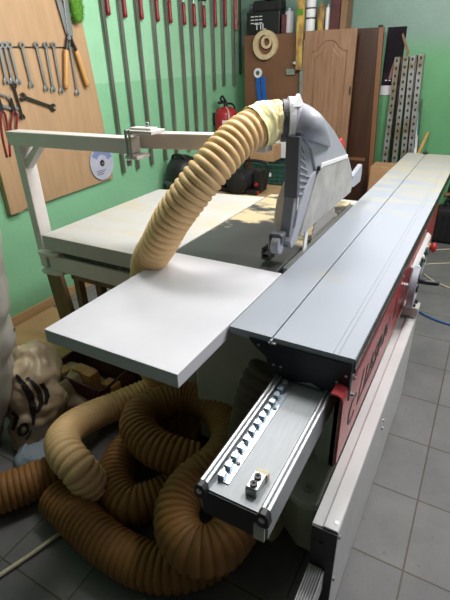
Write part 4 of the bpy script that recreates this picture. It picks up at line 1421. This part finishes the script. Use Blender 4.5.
# letters O and L, upside down on the sack
decal('printed_letter', ([(12, 413), (15, 416.5), (18, 420)], [(14, 411), (17, 414.5), (20.5, 418)]), sack, M['black'], sack)
decal('printed_letter', ([(15, 417), (13.5, 424), (11.5, 429)], [(19.5, 419), (17, 425.5), (14.5, 431)]), sack, M['black'], sack)
oc = (23.5, 429.5)
po_, pi_ = [], []
for k in range(13):
    a = 2 * PI * k / 12
    ca, sa = math.cos(a), math.sin(a)
    rx_, ry_ = 5.4, 7.6
    th = math.radians(25)
    po_.append((oc[0] + ca * rx_ * math.cos(th) - sa * ry_ * math.sin(th), oc[1] + ca * rx_ * math.sin(th) + sa * ry_ * math.cos(th)))
    pi_.append((oc[0] + .45 * (ca * rx_ * math.cos(th) - sa * ry_ * math.sin(th)), oc[1] + .45 * (ca * rx_ * math.sin(th) + sa * ry_ * math.cos(th))))
decal('printed_letter', (po_, pi_), sack, M['black'], sack)
decal('printed_letter', ([(31, 429), (26, 439)], [(32.3, 430), (27.5, 440)]), sack, M['black'], sack)

# pale blue speckled sack on the floor
mb = sack_form((-1.50, .86, .001), .12, .10, .05, 40, 12, prof=lambda t: 1 - .35 * t * t, rot=.4)
crumple(mb, .008, 12, 2)
for v in mb.bm.verts:
    v.co.z = max(v.co.z, .001)
tag(mb.build('blue_cloth', M['blue_sack']), 'pale blue speckled cloth on the floor between the sack and the hoses', 'cloth')

# clear plastic crumpled behind the sack
mb = sack_form((-1.66, 1.26, .002), .20, .14, .16, 56, 24, prof=lambda t: 1 - .75 * t ** 2, rot=-.3)
crumple(mb, .04, 8, 6)
for v in mb.bm.verts:
    v.co.z = max(v.co.z, .001)
tag(mb.build('crumpled_film', M['sack']), 'crumpled cream plastic film on the floor behind the printed sack', 'plastic film')

# tan fibreboard sheet flat on the floor by the wall
q = [onZ(15, 322, .012), onZ(50, 308, .012), onZ(90, 350, .012), onZ(60, 392, .012), onZ(2, 372, .012)]
tag(MB().prism([(-2.57, .95), (-2.57, 1.88), (-1.82, 1.88), (-1.82, .95)], 'Z', .002, .014, .001).build('fibreboard_sheet', M['tan_sheet']), 'tan fibreboard sheet lying on the floor against the wooden skirting', 'board')

# brown offcut board leaning at the wall, wooden frame, box of offcuts
A, B = onY(40, 270, 1.62), onY(52, 312, 1.55)
bd = MB().prism([(-2.15, .60), (-2.04, .62), (-1.96, .02), (-2.10, .02)], 'Y', 1.58, 1.61, .003).build('leaning_board', M['raw_wood'])
tag(bd, 'brown offcut board leaning under the rear white table beside the skirting', 'board')
wf = empty('timber_stand', (-1.75, 1.62, 0))
tag(wf, 'small raw timber stand in the dark under the rear white table', 'stand')
for xx, yy in ((-1.80, 1.52), (-1.80, 1.82), (-1.45, 1.52), (-1.45, 1.82), (-1.64, 1.52)):
    MB().box(xx - .02, xx + .02, yy - .02, yy + .02, .0, .555, .002).build('post', M['raw_wood'], wf)
for yy in (1.52, 1.82):
    MB().box(-1.83, -1.42, yy - .022, yy + .022, .556, .60, .003).build('top_rail', M['raw_wood'], wf)
MB().box(-1.66, -1.43, 1.502, 1.53, .47, .505, .003).build('cross_rail', M['raw_wood'], wf)
ob = empty('offcut_box', (-1.55, 1.45, 0))
tag(ob, 'dark red open box filled with wood offcuts on the floor under the front white table', 'box')
mb = MB()
bx0, bx1, by0, by1, bh = -1.80, -1.40, 1.18, 1.44, .17
mb.box(bx0, bx1, by0, by1, .002, .012).box(bx0, bx1, by0, by0 + .01, .012, bh).box(bx0, bx1, by1 - .01, by1, .012, bh).box(bx0, bx0 + .01, by0, by1, .012, bh).box(bx1 - .01, bx1, by0, by1, .012, bh)
mb.build('box_walls', M['purple'], ob)
random.seed(5)
names = ['small wood block at the left in the dark red box', 'square wood block in the middle of the dark red box', 'wood block at the right in the dark red box', 'long wood offcut sticking up at the back of the dark red box']
for i, lab in enumerate(names):
    x = bx0 + .04 + i * .10
    w_ = .05 + .012 * (i % 2)
    tag(MB().box(x, x + w_ + .015, by0 + .03 + .03 * (i % 2), by0 + .09 + .03 * (i % 2), .013, .16 + .05 * ((i * 7) % 3) / 2, .003).build('wood_block', M['offcut']), lab, 'wood block', 'offcuts in the dark red box')

# ------------------------------------------------------------------ light
def area(name, loc, target, sx, sy, power, col=(1, 1, 1)):
    l = bpy.data.lights.new(name, 'AREA')
    l.shape = 'RECTANGLE'
    l.size, l.size_y = sx, sy
    l.energy = power
    l.color = col
    o = bpy.data.objects.new(name, l)
    COL.objects.link(o)
    o.location = loc
    d = Vector(target) - Vector(loc)
    o.rotation_euler = d.to_track_quat('-Z', 'Y').to_euler()
    return o


def bulb(name, loc, power, rad=.16, col=(1, .985, .97)):
    l = bpy.data.lights.new(name, 'POINT')
    l.energy = power
    l.shadow_soft_size = rad
    l.color = col
    o = bpy.data.objects.new(name, l)
    COL.objects.link(o)
    o.location = loc


for yy in (1.9, 2.5, 3.1):
    bulb('ceiling_tube', (.15, yy, 2.5), 42)
for yy in (1.7, 2.5):
    bulb('ceiling_tube', (-1.05, yy, 2.5), 40)
area('daylight_opening', (2.45, 2.0, 2.0), (-.3, 1.7, .6), 1.2, 1.1, 26, (.93, .965, 1))

w = bpy.data.worlds.new('world')
SC.world = w
w.use_nodes = True
w.node_tree.nodes['Background'].inputs[0].default_value = (.5, .55, .6, 1)
w.node_tree.nodes['Background'].inputs[1].default_value = .0
SC.view_settings.view_transform = 'Standard'
SC.view_settings.look = 'None'
SC.view_settings.exposure = 0.35
SC.view_settings.gamma = 1
SC.view_settings.use_curve_mapping = False
SC.cycles.use_denoising = True
SC.cycles.max_bounces = 8
